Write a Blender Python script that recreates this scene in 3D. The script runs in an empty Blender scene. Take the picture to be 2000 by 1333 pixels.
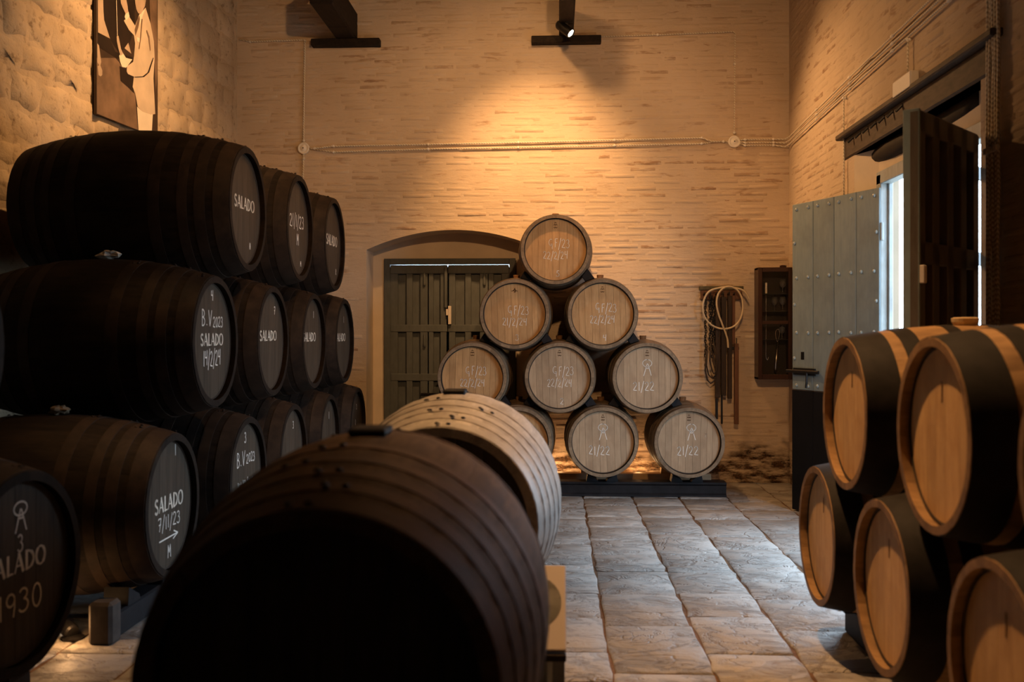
import bpy, math, random
from mathutils import Vector, Matrix, Euler
R = math.radians
rnd = random.Random(7)
S = bpy.context.scene
COL = S.collection

# ------------------------------------------------------------------ camera, world, lights, exposure
cam_d = bpy.data.cameras.new('camera')
cam = bpy.data.objects.new('camera', cam_d); COL.objects.link(cam)
cam_d.sensor_width = 36; cam_d.lens = 35; cam_d.shift_y = -16.5/2000
cam_d.clip_start = .05; cam_d.clip_end = 200
cam.location = (0, 0, 1.4)
cam.rotation_euler = (R(90), 0, math.atan(85/1944.4))
cam_d.dof.use_dof = True; cam_d.dof.focus_distance = 8.1; cam_d.dof.aperture_fstop = 2.4
S.camera = cam

W = bpy.data.worlds.new('world'); S.world = W; W.use_nodes = True
bg = W.node_tree.nodes['Background']
bg.inputs[0].default_value = (.60, .80, 1.0, 1); bg.inputs[1].default_value = 10.5

S.view_settings.view_transform = 'Standard'; S.view_settings.look = 'None'
S.view_settings.exposure = 0.0; S.view_settings.gamma = 1; S.view_settings.use_curve_mapping = False

cy = S.cycles
cy.max_bounces = 5; cy.diffuse_bounces = 4; cy.glossy_bounces = 2; cy.transmission_bounces = 5; cy.transparent_max_bounces = 6
cy.caustics_reflective = False; cy.caustics_refractive = False; cy.sample_clamp_indirect = 6
WARM = (1.0, .525, .205)
def spot(name, loc, target, power, size, blend=1.0, radius=.06, color=WARM):
    d = bpy.data.lights.new(name, 'SPOT'); d.energy = power; d.spot_size = R(size); d.spot_blend = blend
    d.shadow_soft_size = radius; d.color = color
    o = bpy.data.objects.new(name, d); COL.objects.link(o); o.location = loc
    o.rotation_euler = (Vector(target)-Vector(loc)).to_track_quat('-Z', 'Y').to_euler()
    return o
def point(name, loc, power, radius=.03, color=WARM):
    d = bpy.data.lights.new(name, 'POINT'); d.energy = power; d.shadow_soft_size = radius; d.color = color
    o = bpy.data.objects.new(name, d); COL.objects.link(o); o.location = loc
    return o
spot('wall_spot', (-.2, 7.55, 4.55), (-.15, 9.36, 2.55), 470, 58, 1.0, .06)
spot('wall_spill', (-.2, 7.55, 4.55), (-.1, 9.36, 2.0), 85, 135, 1.0, .06)
spot('wash_spot', (.7, 2.4, 3.9), (-.45, 9.36, 2.3), 400, 76, .8, .08)
spot('aisle_spot', (.05, 4.2, 4.9), (.85, 3.5, .8), 880, 58, 1.0, .06)
spot('poster_spot', (-1.3, 6.6, 4.9), (-3.1, 7.2, 2.9), 430, 72, 1.0, .05)
spot('cask_spot', (.3, 5.6, 5.0), (-2.1, 5.8, 1.5), 125, 75, 1.0, .06)
spot('gap_spot', (-1.75, 4.75, 4.9), (-1.9, 4.1, 0), 320, 30, 1.0, .05)
pd = bpy.data.lights.new('doorway_portal', 'AREA'); pd.shape = 'RECTANGLE'; pd.size = 2.44; pd.size_y = 1.74
po = bpy.data.objects.new('doorway_portal', pd); COL.objects.link(po)
po.location = (2.345, 6.12, 1.22); po.rotation_euler = (0, R(90), 0)
pd.cycles.is_portal = True

# ------------------------------------------------------------------ helpers
def me(name, V, F, smooth=False):
    m = bpy.data.meshes.new(name); m.from_pydata(V, [], F); m.update()
    if smooth: m.polygons.foreach_set('use_smooth', [True]*len(m.polygons))
    return m
def ob(name, mesh, mat=None, parent=None, loc=None, rot=None, mw=None):
    o = bpy.data.objects.new(name, mesh); COL.objects.link(o)
    if mat is not None:
        if len(mesh.materials) == 0: mesh.materials.append(mat)
        elif mesh.materials[0] is not mat:
            o.material_slots[0].link = 'OBJECT'; o.material_slots[0].material = mat
    if parent: o.parent = parent
    if mw is not None: o.matrix_local = mw
    if loc is not None: o.location = loc
    if rot is not None: o.rotation_euler = rot
    return o
def tag(o, label, cat, group=None, kind=None):
    o['label'] = label; o['category'] = cat
    if group: o['group'] = group
    if kind: o['kind'] = kind
    return o
def thing(name, loc, label, cat, group=None, rz=0, kind=None):
    o = bpy.data.objects.new(name, None); COL.objects.link(o); o.location = loc; o.rotation_euler = (0, 0, rz)
    o.empty_display_size = .05
    return tag(o, label, cat, group, kind)
class MB:
    def __init__(s): s.V = []; s.F = []
    def add(s, V, F):
        n = len(s.V); s.V += [tuple(v) for v in V]; s.F += [tuple(i+n for i in f) for f in F]; return s
    def box(s, a, b, bev=0):
        (x0, y0, z0), (x1, y1, z1) = a, b
        if not bev:
            V = [(x, y, z) for z in (z0, z1) for y in (y0, y1) for x in (x0, x1)]
            F = [(0, 2, 3, 1), (4, 5, 7, 6), (0, 1, 5, 4), (2, 6, 7, 3), (0, 4, 6, 2), (1, 3, 7, 5)]
            return s.add(V, F)
        # chamfered box: 24 verts
        c = [(x0, x1), (y0, y1), (z0, z1)]; V = []; idx = {}
        for i in (0, 1):
            for j in (0, 1):
                for k in (0, 1):
                    p = [c[0][i], c[1][j], c[2][k]]; sg = [1-2*i, 1-2*j, 1-2*k]
                    for ax in range(3):
                        q = list(p)
                        for a2 in range(3):
                            if a2 != ax: q[a2] += sg[a2]*bev
                        idx[(i, j, k, ax)] = len(V); V.append(tuple(q))
        F = []
        for ax in range(3):
            o1, o2 = [(1, 2), (0, 2), (0, 1)][ax]
            for e in (0, 1):
                f = []
                for (p, q) in ((0, 0), (1, 0), (1, 1), (0, 1)):
                    t = [0, 0, 0]; t[ax] = e; t[o1] = p; t[o2] = q; f.append(idx[(*t, ax)])
                F.append(tuple(f))
        for ax in range(3):
            o1, o2 = [(1, 2), (0, 2), (0, 1)][ax]
            for p in (0, 1):
                for q in (0, 1):
                    f = []
                    for e, a2 in ((0, o1), (1, o1), (1, o2), (0, o2)):
                        t = [0, 0, 0]; t[ax] = e; t[o1] = p; t[o2] = q; f.append(idx[(*t, a2)])
                    F.append(tuple(f))
        for i in (0, 1):
            for j in (0, 1):
                for k in (0, 1): F.append((idx[(i, j, k, 0)], idx[(i, j, k, 1)], idx[(i, j, k, 2)]))
        return s.add(V, F)
    def tube(s, pts, r, n=8, cap=True):
        pts = [Vector(p) for p in pts]; rs = r if isinstance(r, (list, tuple)) else [r]*len(pts)
        V = []; F = []; up = None
        for i, p in enumerate(pts):
            t = (pts[min(i+1, len(pts)-1)]-pts[max(i-1, 0)]).normalized()
            if up is None: up = t.orthogonal().normalized()
            up = (up-t*up.dot(t)).normalized(); b = t.cross(up)
            for k in range(n):
                a = 2*math.pi*k/n; V.append(p+(up*math.cos(a)+b*math.sin(a))*rs[i])
        for i in range(len(pts)-1):
            for k in range(n): F.append((i*n+k, i*n+(k+1) % n, (i+1)*n+(k+1) % n, (i+1)*n+k))
        if cap: F.append(tuple(range(n-1, -1, -1))); F.append(tuple((len(pts)-1)*n+k for k in range(n)))
        return s.add(V, F)
    def lathe(s, prof, n=24, axis='z', close=False, o=(0, 0, 0)):
        V = []; F = []
        for (r, h) in prof:
            for k in range(n):
                a = 2*math.pi*k/n; x, y = r*math.cos(a), r*math.sin(a)
                v = (x, y, h) if axis == 'z' else ((h, x, y) if axis == 'x' else (x, h, y))
                V.append((v[0]+o[0], v[1]+o[1], v[2]+o[2]))
        m = len(prof)
        for i in range(m if close else m-1):
            j = (i+1) % m
            for k in range(n): F.append((i*n+k, i*n+(k+1) % n, j*n+(k+1) % n, j*n+k))
        if not close:
            if prof[0][0] > 1e-6: F.append(tuple(range(n-1, -1, -1)))
            if prof[-1][0] > 1e-6: F.append(tuple((m-1)*n+k for k in range(n)))
        return s.add(V, F)
    def prism(s, poly, f0, f1):   # poly 2D -> f0(p), f1(p) the two ends
        n = len(poly)
        V = [f0(p) for p in poly]+[f1(p) for p in poly]
        F = [tuple(range(n-1, -1, -1)), tuple(range(n, 2*n))]+[(i, (i+1) % n, n+(i+1) % n, n+i) for i in range(n)]
        return s.add(V, F)
    def mesh(s, name, smooth=False): return me(name, s.V, s.F, smooth)
    def build(s, name, mat, parent=None, smooth=False, **k): return ob(name, s.mesh(name, smooth), mat, parent, **k)
def autosmooth(o, ang=35):
    m = o.data
    m.polygons.foreach_set('use_smooth', [True]*len(m.polygons))
    m.set_sharp_from_angle(angle=R(ang)); return o

# ------------------------------------------------------------------ materials
def hexc(c): return (c[0], c[1], c[2], 1)
class N:
    def __init__(s, name):
        s.m = bpy.data.materials.new(name); s.m.use_nodes = True; s.t = s.m.node_tree
        s.p = s.t.nodes['Principled BSDF']; s.co = None
    def n(s, typ, **k):
        x = s.t.nodes.new(typ)
        for a, b in k.items(): setattr(x, a, b)
        return x
    def l(s, a, b): s.t.links.new(a, b)
    def coord(s, kind='Object', scale=(1, 1, 1), rand=0):
        if kind == 'World':
            g = s.n('ShaderNodeNewGeometry').outputs['Position']
        else: g = s.n('ShaderNodeTexCoord').outputs[kind]
        mp = s.n('ShaderNodeMapping'); mp.inputs['Scale'].default_value = scale; s.l(g, mp.inputs['Vector'])
        if rand:
            oi = s.n('ShaderNodeObjectInfo'); mu = s.n('ShaderNodeMath', operation='MULTIPLY'); mu.inputs[1].default_value = rand
            s.l(oi.outputs['Random'], mu.inputs[0]); s.l(mu.outputs[0], mp.inputs['Location'])
        return mp.outputs[0]
    def noise(s, vec, scale=5, detail=4, rough=.55, dist=0):
        x = s.n('ShaderNodeTexNoise'); x.inputs['Scale'].default_value = scale; x.inputs['Detail'].default_value = detail
        x.inputs['Roughness'].default_value = rough; x.inputs['Distortion'].default_value = dist; s.l(vec, x.inputs['Vector'])
        return x.outputs['Fac']
    def ramp(s, fac, stops):
        x = s.n('ShaderNodeValToRGB'); e = x.color_ramp.elements
        while len(e) < len(stops): e.new(.5)
        for i, (p, c) in enumerate(stops): e[i].position = p; e[i].color = (c, c, c, 1) if not isinstance(c, tuple) else hexc(c)
        s.l(fac, x.inputs[0]); return x.outputs[0]
    def mix(s, fac, a, b, mode='MIX'):
        x = s.n('ShaderNodeMix', data_type='RGBA', blend_type=mode)
        for so, v in ((x.inputs['Factor'], fac), (x.inputs['A'], a), (x.inputs['B'], b)):
            if hasattr(v, 'is_linked') or hasattr(v, 'links'): s.l(v, so)
            elif isinstance(v, tuple): so.default_value = hexc(v)
            else: so.default_value = v
        return x.outputs['Result']
    def math(s, op, a, b):
        x = s.n('ShaderNodeMath', operation=op)
        for i, v in ((0, a), (1, b)):
            if hasattr(v, 'links'): s.l(v, x.inputs[i])
            else: x.inputs[i].default_value = v
        return x.outputs[0]
    def rand(s): return s.n('ShaderNodeObjectInfo').outputs['Random']
    def bump(s, h, strength=.3, dist=.01):
        b = s.n('ShaderNodeBump'); b.inputs['Strength'].default_value = strength; b.inputs['Distance'].default_value = dist
        s.l(h, b.inputs['Height']); s.l(b.outputs[0], s.p.inputs['Normal']); return s
    def col(s, c):
        if hasattr(c, 'links'): s.l(c, s.p.inputs['Base Color'])
        else: s.p.inputs['Base Color'].default_value = hexc(c)
        return s
    def rough(s, r, spec=.4, metal=0):
        if hasattr(r, 'links'): s.l(r, s.p.inputs['Roughness'])
        else: s.p.inputs['Roughness'].default_value = r
        s.p.inputs['Specular IOR Level'].default_value = spec; s.p.inputs['Metallic'].default_value = metal; return s

def plain(name, c, rough=.6, spec=.4, metal=0, var=.15, scale=12, bump=.1, rand=0):
    n = N(name); v = n.coord('Object', rand=rand)
    f = n.noise(v, scale, 4)
    lo = tuple(x*(1-var) for x in c); hi = tuple(min(1, x*(1+var)) for x in c)
    n.col(n.ramp(f, [(.3, lo), (.7, hi)])).rough(rough, spec, metal)
    if bump: n.bump(f, bump, .004)
    return n.m
def wood(name, c0, c1, stretch, rough=.65, spec=.3, scale=6, varr=.25, bump=.15, stain=None):
    n = N(name); v = n.coord('Object', stretch, rand=17)
    g = n.noise(v, scale, 6, .6, .4)
    c = n.ramp(g, [(.28, c0), (.72, c1)])
    if stain:
        v2 = n.coord('Object', (1, 1, 1), rand=9); st = n.noise(v2, 5, 4, .6)
        c = n.mix(n.ramp(st, [(.45, 0.0), (.72, .75)]), c, stain)
    if varr:
        b = n.n('ShaderNodeHueSaturation'); n.l(c, b.inputs['Color'])
        n.l(n.math('MULTIPLY_ADD', n.rand(), varr*2), b.inputs['Value'])
        b.inputs['Value'].links[0].from_node.inputs[2].default_value = 1-varr
        c = b.outputs[0]
    n.col(c).rough(rough, spec).bump(g, bump, .003); return n.m

def limewall(name, axis, pal, tint, damp=True, src=None):
    # lime-washed brick; horizontal streaks; brick showing through in worn patches
    n = N(name); sc = (1, 1, 1)
    st = (3, 3, 14)
    v = n.coord('World', st); w = n.coord('World', (1, 1, 1))
    big = n.noise(w, 1.3, 4); fine = n.noise(v, 2.2, 6, .62); grit = n.noise(w, 60, 3)
    base = n.ramp(big, [(.3, pal[0]), (.7, pal[1])])
    wear = n.noise(v, 1.25, 5, .6, .3)
    base = n.mix(n.ramp(wear, [(.60, 0.0), (.72, .65)]), base, tint)
    base = n.mix(n.ramp(fine, [(.25, .22), (.42, 0.0)]), base, (.22, .15, .09))
    if src:
        if src == 'rand': q = n.rand()
        else:
            at = n.n('ShaderNodeAttribute'); at.attribute_name = 'wear'; q = at.outputs['Fac']
        patch = n.noise(n.coord('World', (5, 5, 16)), 1.6, 4, .6)
        zone = n.ramp(n.noise(w, .9, 2), [(.38, .25), (.62, 1.0)])
        mk = n.math('MULTIPLY', n.ramp(q, [(.70, 0.0), (.74, .5), (1.0, .95)]), n.ramp(patch, [(.40, 0.0), (.55, .85)]))
        base = n.mix(n.math('MULTIPLY', mk, zone), base, tint)
        base = n.mix(n.ramp(q, [(0, .16), (.35, 0.0)]), base, (.40, .30, .21))
    if damp:
        sep = n.n('ShaderNodeSeparateXYZ'); n.l(n.n('ShaderNodeNewGeometry').outputs['Position'], sep.inputs[0])
        dn = n.noise(n.coord('World', (3, 3, 13)), 1.7, 7, .72); dm = n.noise(n.coord('World', (2, 2, 3)), 1.5, 3)
        hgt = n.math('ADD', sep.outputs['Z'], n.math('MULTIPLY', dm, -.45))
        mk = n.ramp(hgt, [(.0, 1.0), (.12, 0.0)])
        mk = n.math('MULTIPLY', mk, n.ramp(dn, [(.44, 1.0), (.60, .12)]))
        base = n.mix(mk, base, n.ramp(grit, [(.35, (.030, .018, .011)), (.65, (.13, .07, .035))]))
    n.col(base).rough(.9, .15)
    h = n.math('ADD', fine, n.math('MULTIPLY', grit, .25))
    n.bump(h, .55, .012); return n.m

M = {}
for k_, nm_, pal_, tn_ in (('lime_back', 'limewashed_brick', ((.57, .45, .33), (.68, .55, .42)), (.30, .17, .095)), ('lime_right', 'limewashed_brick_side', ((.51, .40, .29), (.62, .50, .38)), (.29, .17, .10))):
    M[k_] = limewall(nm_+'_joint', 'x', pal_, tn_)
    M[k_+'_part'] = limewall(nm_, 'x', pal_, tn_, True, 'rand')
    M[k_+'_mass'] = limewall(nm_+'_mass', 'x', pal_, tn_, True, 'attr')
M['mortar'] = plain('lime_mortar', (.55, .44, .33), .95, .1, 0, .12, 9, .4)
n = N('plastered_stone'); w = n.coord('World'); a = n.noise(w, 3.2, 5, .6); b = n.noise(w, 16, 5, .65); g = n.noise(w, 70, 3)
c = n.ramp(a, [(.3, (.50, .38, .25)), (.7, (.66, .52, .36))]); c = n.mix(n.ramp(b, [(.3, .7), (.44, 0.0)]), c, (.17, .105, .055))
n.col(c).rough(.92, .15).bump(n.math('ADD', b, n.math('MULTIPLY', g, .3)), .5, .016); M['stone_left'] = n.m
M['plaster'] = plain('smooth_plaster', (.72, .61, .48), .9, .15, 0, .07, 4, .15)
n = N('floor_slab_stone'); v = n.coord('World'); a = n.noise(v, 2.1, 5, .6); b = n.noise(n.coord('World', (1, 1.5, 1), 3), 5.5, 9, .66, .8); g = n.noise(v, 40, 5, .7)
b2 = n.noise(n.coord('World', (1, 1.4, 1), 5), 1.5, 5, .6, 1.2)
c = n.ramp(a, [(.3, (.315, .285, .26)), (.7, (.45, .415, .385))]); c = n.mix(n.ramp(b, [(.34, .6), (.41, 0.0)]), c, (.22, .14, .085))
c = n.mix(n.ramp(b2, [(.492, 0.0), (.5, .5), (.508, 0.0)]), c, (.14, .085, .05))
hs = n.n('ShaderNodeHueSaturation'); n.l(c, hs.inputs['Color']); n.l(n.ramp(n.rand(), [(0, .84), (1, 1.12)]), hs.inputs['Value'])
ht = n.math('ADD', n.ramp(b, [(.3, 0.0), (.5, .8), (.75, 1.0)]), n.math('MULTIPLY', g, .22))
ht = n.math('SUBTRACT', ht, n.ramp(b2, [(.485, 0.0), (.5, .4), (.515, 0.0)]))
n.col(hs.outputs[0]).rough(n.ramp(b, [(.3, .65), (.7, .45)]), .4).bump(ht, .8, .024); M['slab'] = n.m
M['earth'] = plain('joint_earth', (.15, .085, .05), .95, .1, 0, .3, 30, .5)
M['roof'] = plain('dark_roof_boards', (.05, .035, .025), .8)
M['dark_wall'] = plain('plain_lime_plaster', (.30, .24, .18), .95, .1, 0, .1, 3, .3)
M['oak_stave'] = wood('weathered_oak_stave', (.17, .115, .070), (.32, .22, .135), (2, 14, 14), .6, .25, 3, .15, .2, (.12, .08, .05))
M['oak_head'] = wood('oak_head_board', (.42, .235, .10), (.56, .335, .155), (14, 14, 1.6), .55, .3, 4, .10, .12, (.34, .18, .075))
M['oak_head_grey'] = wood('greyed_oak_head_board', (.36, .245, .15), (.47, .33, .21), (14, 14, 1.6), .6, .25, 4, .10, .12, (.29, .19, .115))
M['new_head'] = wood('new_oak_head_board', (.46, .275, .125), (.60, .385, .185), (14, 14, 1.4), .55, .25, 4, .08, .1, (.38, .21, .085))
M['new_stave'] = wood('new_oak_stave', (.27, .16, .075), (.44, .27, .13), (2, 14, 14), .6, .25, 3, .15, .15, (.18, .10, .05))
M['new_rim'] = wood('handled_oak_rim', (.15, .085, .042), (.28, .165, .082), (6, 6, 6), .6, .25, 4, .15, .15, (.10, .055, .03))
M['black_hoop'] = plain('black_painted_hoop', (.016, .0135, .013), .65, .18, 0, .3, 20, .1)
M['hoop'] = plain('dull_iron_hoop', (.17, .12, .08), .55, .35, .2, .3, 9, .1)
M['pale_stave'] = wood('pale_weathered_stave', (.34, .31, .28), (.55, .51, .47), (2, 14, 14), .62, .3, 3, .12, .2, (.26, .225, .20))
M['pale_hoop'] = wood('pale_galvanised_hoop', (.32, .295, .27), (.54, .50, .46), (1, 1, 1), .5, .4, 8, .06, .1, (.22, .18, .15))
M['brown_stave'] = wood('brown_weathered_stave', (.075, .044, .027), (.155, .096, .058), (2, 14, 14), .7, .2, 3, .12, .2, (.04, .024, .018))
M['rust_hoop'] = wood('rusty_hoop', (.085, .042, .027), (.16, .088, .054), (1, 1, 1), .65, .3, 8, .06, .1, (.04, .024, .02))
M['dark_stave'] = wood('black_stained_stave', (.007, .005, .0048), (.023, .0155, .011), (2, 12, 12), .7, .12, 3, .15, .25, (.027, .018, .012))
M['dark_hoop'] = wood('dusty_iron_hoop', (.017, .011, .009), (.048, .031, .021), (1, 1, 1), .65, .15, 9, .12, .1, (.014, .0095, .008))
M['dark_head'] = wood('black_painted_head_board', (.044, .033, .024), (.082, .061, .043), (14, 14, 1.2), .65, .2, 3, .14, .1)
M['dark_rim'] = wood('worn_dark_rim', (.05, .032, .02), (.12, .078, .05), (2, 10, 10), .6, .3, 4, .15, .2)
M['croze'] = plain('dark_croze', (.03, .02, .014), .8)
M['cork'] = plain('cork', (.22, .115, .055), .8, .2, 0, .25, 60, .2)
M['chalk'] = plain('chalk', (.82, .78, .72), .9, .1, 0, .12, 90, .2)
M['faint_chalk'] = plain('faint_chalk', (.50, .40, .31), .9, .1, 0, .15, 90, .2)
M['paint_white'] = plain('stencil_paint', (.80, .74, .64), .8, .2, 0, .1, 70, .1)
M['brand'] = plain('burnt_brand', (.10, .05, .025), .8, .1)
M['black_wood'] = plain('black_painted_wood', (.012, .011, .013), .6, .2, 0, .35, 14, .3)
M['lintel'] = wood('old_brown_lintel', (.05, .032, .02), (.11, .072, .047), (8, 2, 8), .7, .3, 4, .1, .4)
M['beam'] = wood('old_dark_beam', (.010, .007, .006), (.03, .02, .014), (8, 2, 8), .75, .2, 4, .1, .4)
M['pale_beam'] = wood('pale_softwood', (.36, .25, .15), (.5, .36, .23), (1.5, 10, 10), .7, .3, 4, .1, .2)
M['grey_door'] = wood('grey_green_paint', (.082, .092, .094), (.11, .12, .122), (6, 6, 1.5), .5, .35, 6, .06, .2, (.07, .074, .072))
M['blue_door'] = wood('blue_grey_paint', (.195, .26, .295), (.245, .315, .35), (9, 9, 1.5), .45, .4, 5, .04, .25, (.17, .215, .24))
M['dark_door'] = wood('dark_brown_paint', (.085, .070, .058), (.13, .108, .09), (6, 6, 1.5), .38, .45, 6, .05, .25)
M['frame_paint'] = wood('pale_frame_paint', (.32, .36, .38), (.45, .49, .5), (9, 9, 1.5), .5, .4, 5, .05, .25, (.28, .28, .26))
M['black_paint'] = plain('black_door_paint', (.004, .004, .006), .6, .18, 0, .3, 6, .05)
M['iron'] = plain('black_iron', (.02, .018, .018), .45, .5, .6, .3, 20, .2)
M['stud'] = plain('painted_stud', (.36, .40, .39), .35, .6, 0, .1)
M['cabinet'] = wood('mahogany', (.022, .008, .006), (.05, .018, .012), (10, 10, 1.5), .35, .4, 5, .1, .1)
M['cab_back'] = plain('cabinet_backboard', (.010, .006, .0045), .7)
M['steel'] = plain('bright_steel', (.6, .56, .5), .25, .5, 1, .1)
M['hose'] = plain('cream_rubber', (.62, .52, .36), .45, .4, 0, .1)
M['pole'] = wood('old_pole_wood', (.018, .012, .009), (.05, .032, .022), (12, 12, 1.5), .6, .3, 4, .3, .2)
M['pole_red'] = wood('reddish_lath_wood', (.11, .05, .028), (.19, .09, .05), (12, 12, 1.5), .6, .35, 4, .15, .2)
M['strap'] = plain('dark_leather', (.04, .026, .018), .55)
M['green_wood'] = plain('greenish_board', (.10, .085, .05), .7, .3, 0, .3, 25, .3)
M['ceramic'] = plain('white_ceramic', (.85, .80, .73), .3, .5, 0, .05)
M['plastic'] = plain('white_plastic', (.66, .60, .54), .5, .4, 0, .03, 5, 0)
n = N('twisted_cable'); wv = n.n('ShaderNodeTexWave', bands_direction='DIAGONAL'); wv.inputs['Scale'].default_value = 26
n.l(n.coord('World'), wv.inputs['Vector']); n.col(n.ramp(wv.outputs['Fac'], [(.2, (.55, .46, .35)), (.6, (.85, .78, .66))])).rough(.7, .3).bump(wv.outputs['Fac'], .6, .004); M['cable'] = n.m
n = N('lamp_lens'); n.p.inputs['Emission Color'].default_value = (1, .8, .55, 1); n.p.inputs['Emission Strength'].default_value = 12; M['lens'] = n.m
def print_mat(name, c, var=.1, sc=8): return plain(name, c, .45, .35, 0, var, sc, 0)
n = N('clear_glass'); tr = n.n('ShaderNodeBsdfTransparent'); gl = n.n('ShaderNodeBsdfGlossy'); gl.inputs['Roughness'].default_value = .02
mx = n.n('ShaderNodeMixShader'); fr = n.n('ShaderNodeFresnel'); fr.inputs['IOR'].default_value = 1.22
n.l(fr.outputs[0], mx.inputs[0]); n.l(tr.outputs[0], mx.inputs[1]); n.l(gl.outputs[0], mx.inputs[2]); n.l(mx.outputs[0], n.t.nodes['Material Output'].inputs[0]); M['glass'] = n.m
n = N('glassware'); n.p.inputs['Transmission Weight'].default_value = .9; n.col((.9, .9, .9)).rough(.03, .5); M['glassware'] = n.m

# ------------------------------------------------------------------ setting
YB = 9.36; XR = 2.17; ZC = 5.5; YF = -7.0
def xl(y): return -3.03-.088*(YB-y)
DX0, DX1, DZ = -1.66, -.41, 2.105            # back door opening
NX0, NX1 = -1.79, -.13                       # arched niche
NC = (NX0+NX1)/2; NH = (NX1-NX0)/2
def arch(x, drop=0): return 2.185+(.185-drop)*(1-((x-NC)/NH)**2)

# floor
FX0, FX1, FY0, FY1 = -4.7, 2.6, YF, 10.05
floor = tag(MB().box((FX0, FY0, -.2), (FX1, FY1, -.009)).build('floor', M['earth']), 'floor of worn grey stone slabs with earth joints', 'floor', kind='structure')
def slab(x0, x1, y0, y1):
    g = .009; cx, cy = (x0+x1)/2, (y0+y1)/2; w, h = x1-x0-g, y1-y0-g
    nx, ny = 4, 4; per = []
    for i in range(nx): per.append((-w/2+w*i/nx, -h/2))
    for i in range(ny): per.append((w/2, -h/2+h*i/ny))
    for i in range(nx): per.append((w/2-w*i/nx, h/2))
    for i in range(ny): per.append((-w/2, h/2-h*i/ny))
    per = [(a+rnd.uniform(-.009, .009), b+rnd.uniform(-.007, .007)) for a, b in per]
    n_ = len(per); V = []; tx, ty = rnd.uniform(-.008, .008), rnd.uniform(-.008, .008); dz = rnd.uniform(-.002, .002)
    V += [(a, b, -.03) for a, b in per]
    V += [(a*.995, b*.995, -.006+dz+a*tx+b*ty+rnd.uniform(-.002, .001)) for a, b in per]
    V += [(a*(1-.022/w), b*(1-.022/h), 0+dz+a*tx+b*ty) for a, b in per]
    F = []
    for r_ in (0, 1):
        for i in range(n_): F.append((r_*n_+i, r_*n_+(i+1) % n_, (r_+1)*n_+(i+1) % n_, (r_+1)*n_+i))
    F.append(tuple(2*n_+i for i in range(n_)))
    o = ob('floor_slab', me('floor_slab', V, F), M['slab'], floor, loc=(cx, cy, 0))
    autosmooth(o, 50)
cols = [.25+.405*k for k in range(-8, 6)]
cols = [c_+rnd.uniform(-.015, .015) for c_ in cols]
count = 0
for k in range(len(cols)-1):
    y = 2.3+rnd.uniform(0, .4)
    if cols[k] < -2.2: y = 2.0+rnd.uniform(0, .3)
    while y < FY1-.02:
        L_ = rnd.uniform(.36, .66); y2 = min(y+L_, FY1)
        if FY1-y2 < .2: y2 = FY1
        x1 = min(cols[k+1], FX1-.05)
        if not (x1 > XR+.02 and not (5 < y < 7.4)) or x1 < XR+.3: slab(cols[k], x1, y, y2); count += 1
        y = y2
# nearer than the view reaches: one joined mass of slabs
mb = MB()
for k in range(len(cols)-1):
    y = FY0
    while y < 1.9:
        y2 = min(y+rnd.uniform(.4, .7), 1.98); mb.box((cols[k]+.005, y+.005, -.03), (cols[k+1]-.005, y2-.005, rnd.uniform(-.003, 0)), .006); y = y2
    mb.box((cols[k]+.005, 1.985, -.03), (cols[k+1]-.005, 2.29, -.004), .006)
o = mb.build('floor_paving', M['slab'], floor); o['kind'] = 'stuff'

# back wall with the arched niche
mb = MB()
T = .36
xs = [NX0+(NX1-NX0)*i/20 for i in range(21)]
XA, XB = -3.6, XR+.5
def quadxz(x0, z0a, z0b, x1, z1a, z1b, y): return [(x0, y, z0a), (x1, y, z1a), (x1, y, z1b), (x0, y, z0b)]
mb.add(quadxz(XA, 0, ZC, NX0, 0, ZC, YB), [(0, 1, 2, 3)]); mb.add(quadxz(NX1, 0, ZC, XB, 0, ZC, YB), [(0, 1, 2, 3)])
for i in range(20): mb.add(quadxz(xs[i], arch(xs[i]), ZC, xs[i+1], arch(xs[i+1]), ZC, YB), [(0, 1, 2, 3)])
mb.add(quadxz(XA, 0, ZC, XB, 0, ZC, YB+T+.5), [(0, 3, 2, 1)])
hole = [(DX0, 0), (DX0, DZ), (DX1, DZ), (DX1, 0)]
wall_back = thing('wall_back', (0, YB, 0), 'limewashed brick end wall with an arched door recess', 'wall', kind='structure')
mb2 = MB(); mb2.V = [(x, y-YB, z) for x, y, z in mb.V[:4*22]]; mb2.F = mb.F[:22]
mb2.build('wall_face', M['lime_back'], wall_back)
rv = MB()   # recess: jambs, soffit, inner plaster face with door hole
rv.add([(NX0, 0, 0), (NX0, T, 0), (NX0, T, arch(NX0)), (NX0, 0, arch(NX0))], [(0, 1, 2, 3)])
rv.add([(NX1, 0, 0), (NX1, T, 0), (NX1, T, arch(NX1)), (NX1, 0, arch(NX1))], [(3, 2, 1, 0)])
for i in range(20):
    a, b = xs[i], xs[i+1]
    rv.add([(a, 0, arch(a)), (b, 0, arch(b)), (b, T, arch(b)), (a, T, arch(a))], [(0, 1, 2, 3)])
    lo = DZ if DX0 < (a+b)/2 < DX1 else 0
    aa, bb = a, b
    rv.add([(aa, T, lo), (bb, T, lo), (bb, T, arch(bb)), (aa, T, arch(aa))], [(0, 1, 2, 3)])
rv.build('recess_plaster', M['plaster'], wall_back)
ob_ = MB().box((XA, .42+T, 2.3), (XB, .5+T, ZC)).box((XA, .42+T, 0), (DX0-.3, .5+T, 2.3)).box((DX1+.3, .42+T, 0), (XB, .5+T, 2.3))
# courtyard side of the end wall, open behind the door only
ob_.box((DX0-.35, T+.02, 2.125), (DX1+.35, T+.5, 2.32)).box((DX0-.35, T+.02, 0), (DX0-.002, T+.5, 2.32)).box((DX1+.002, T+.02, 0), (DX1+.35, T+.5, 2.32))
ob_.build('outer_wall', M['dark_wall'], wall_back)

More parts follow.
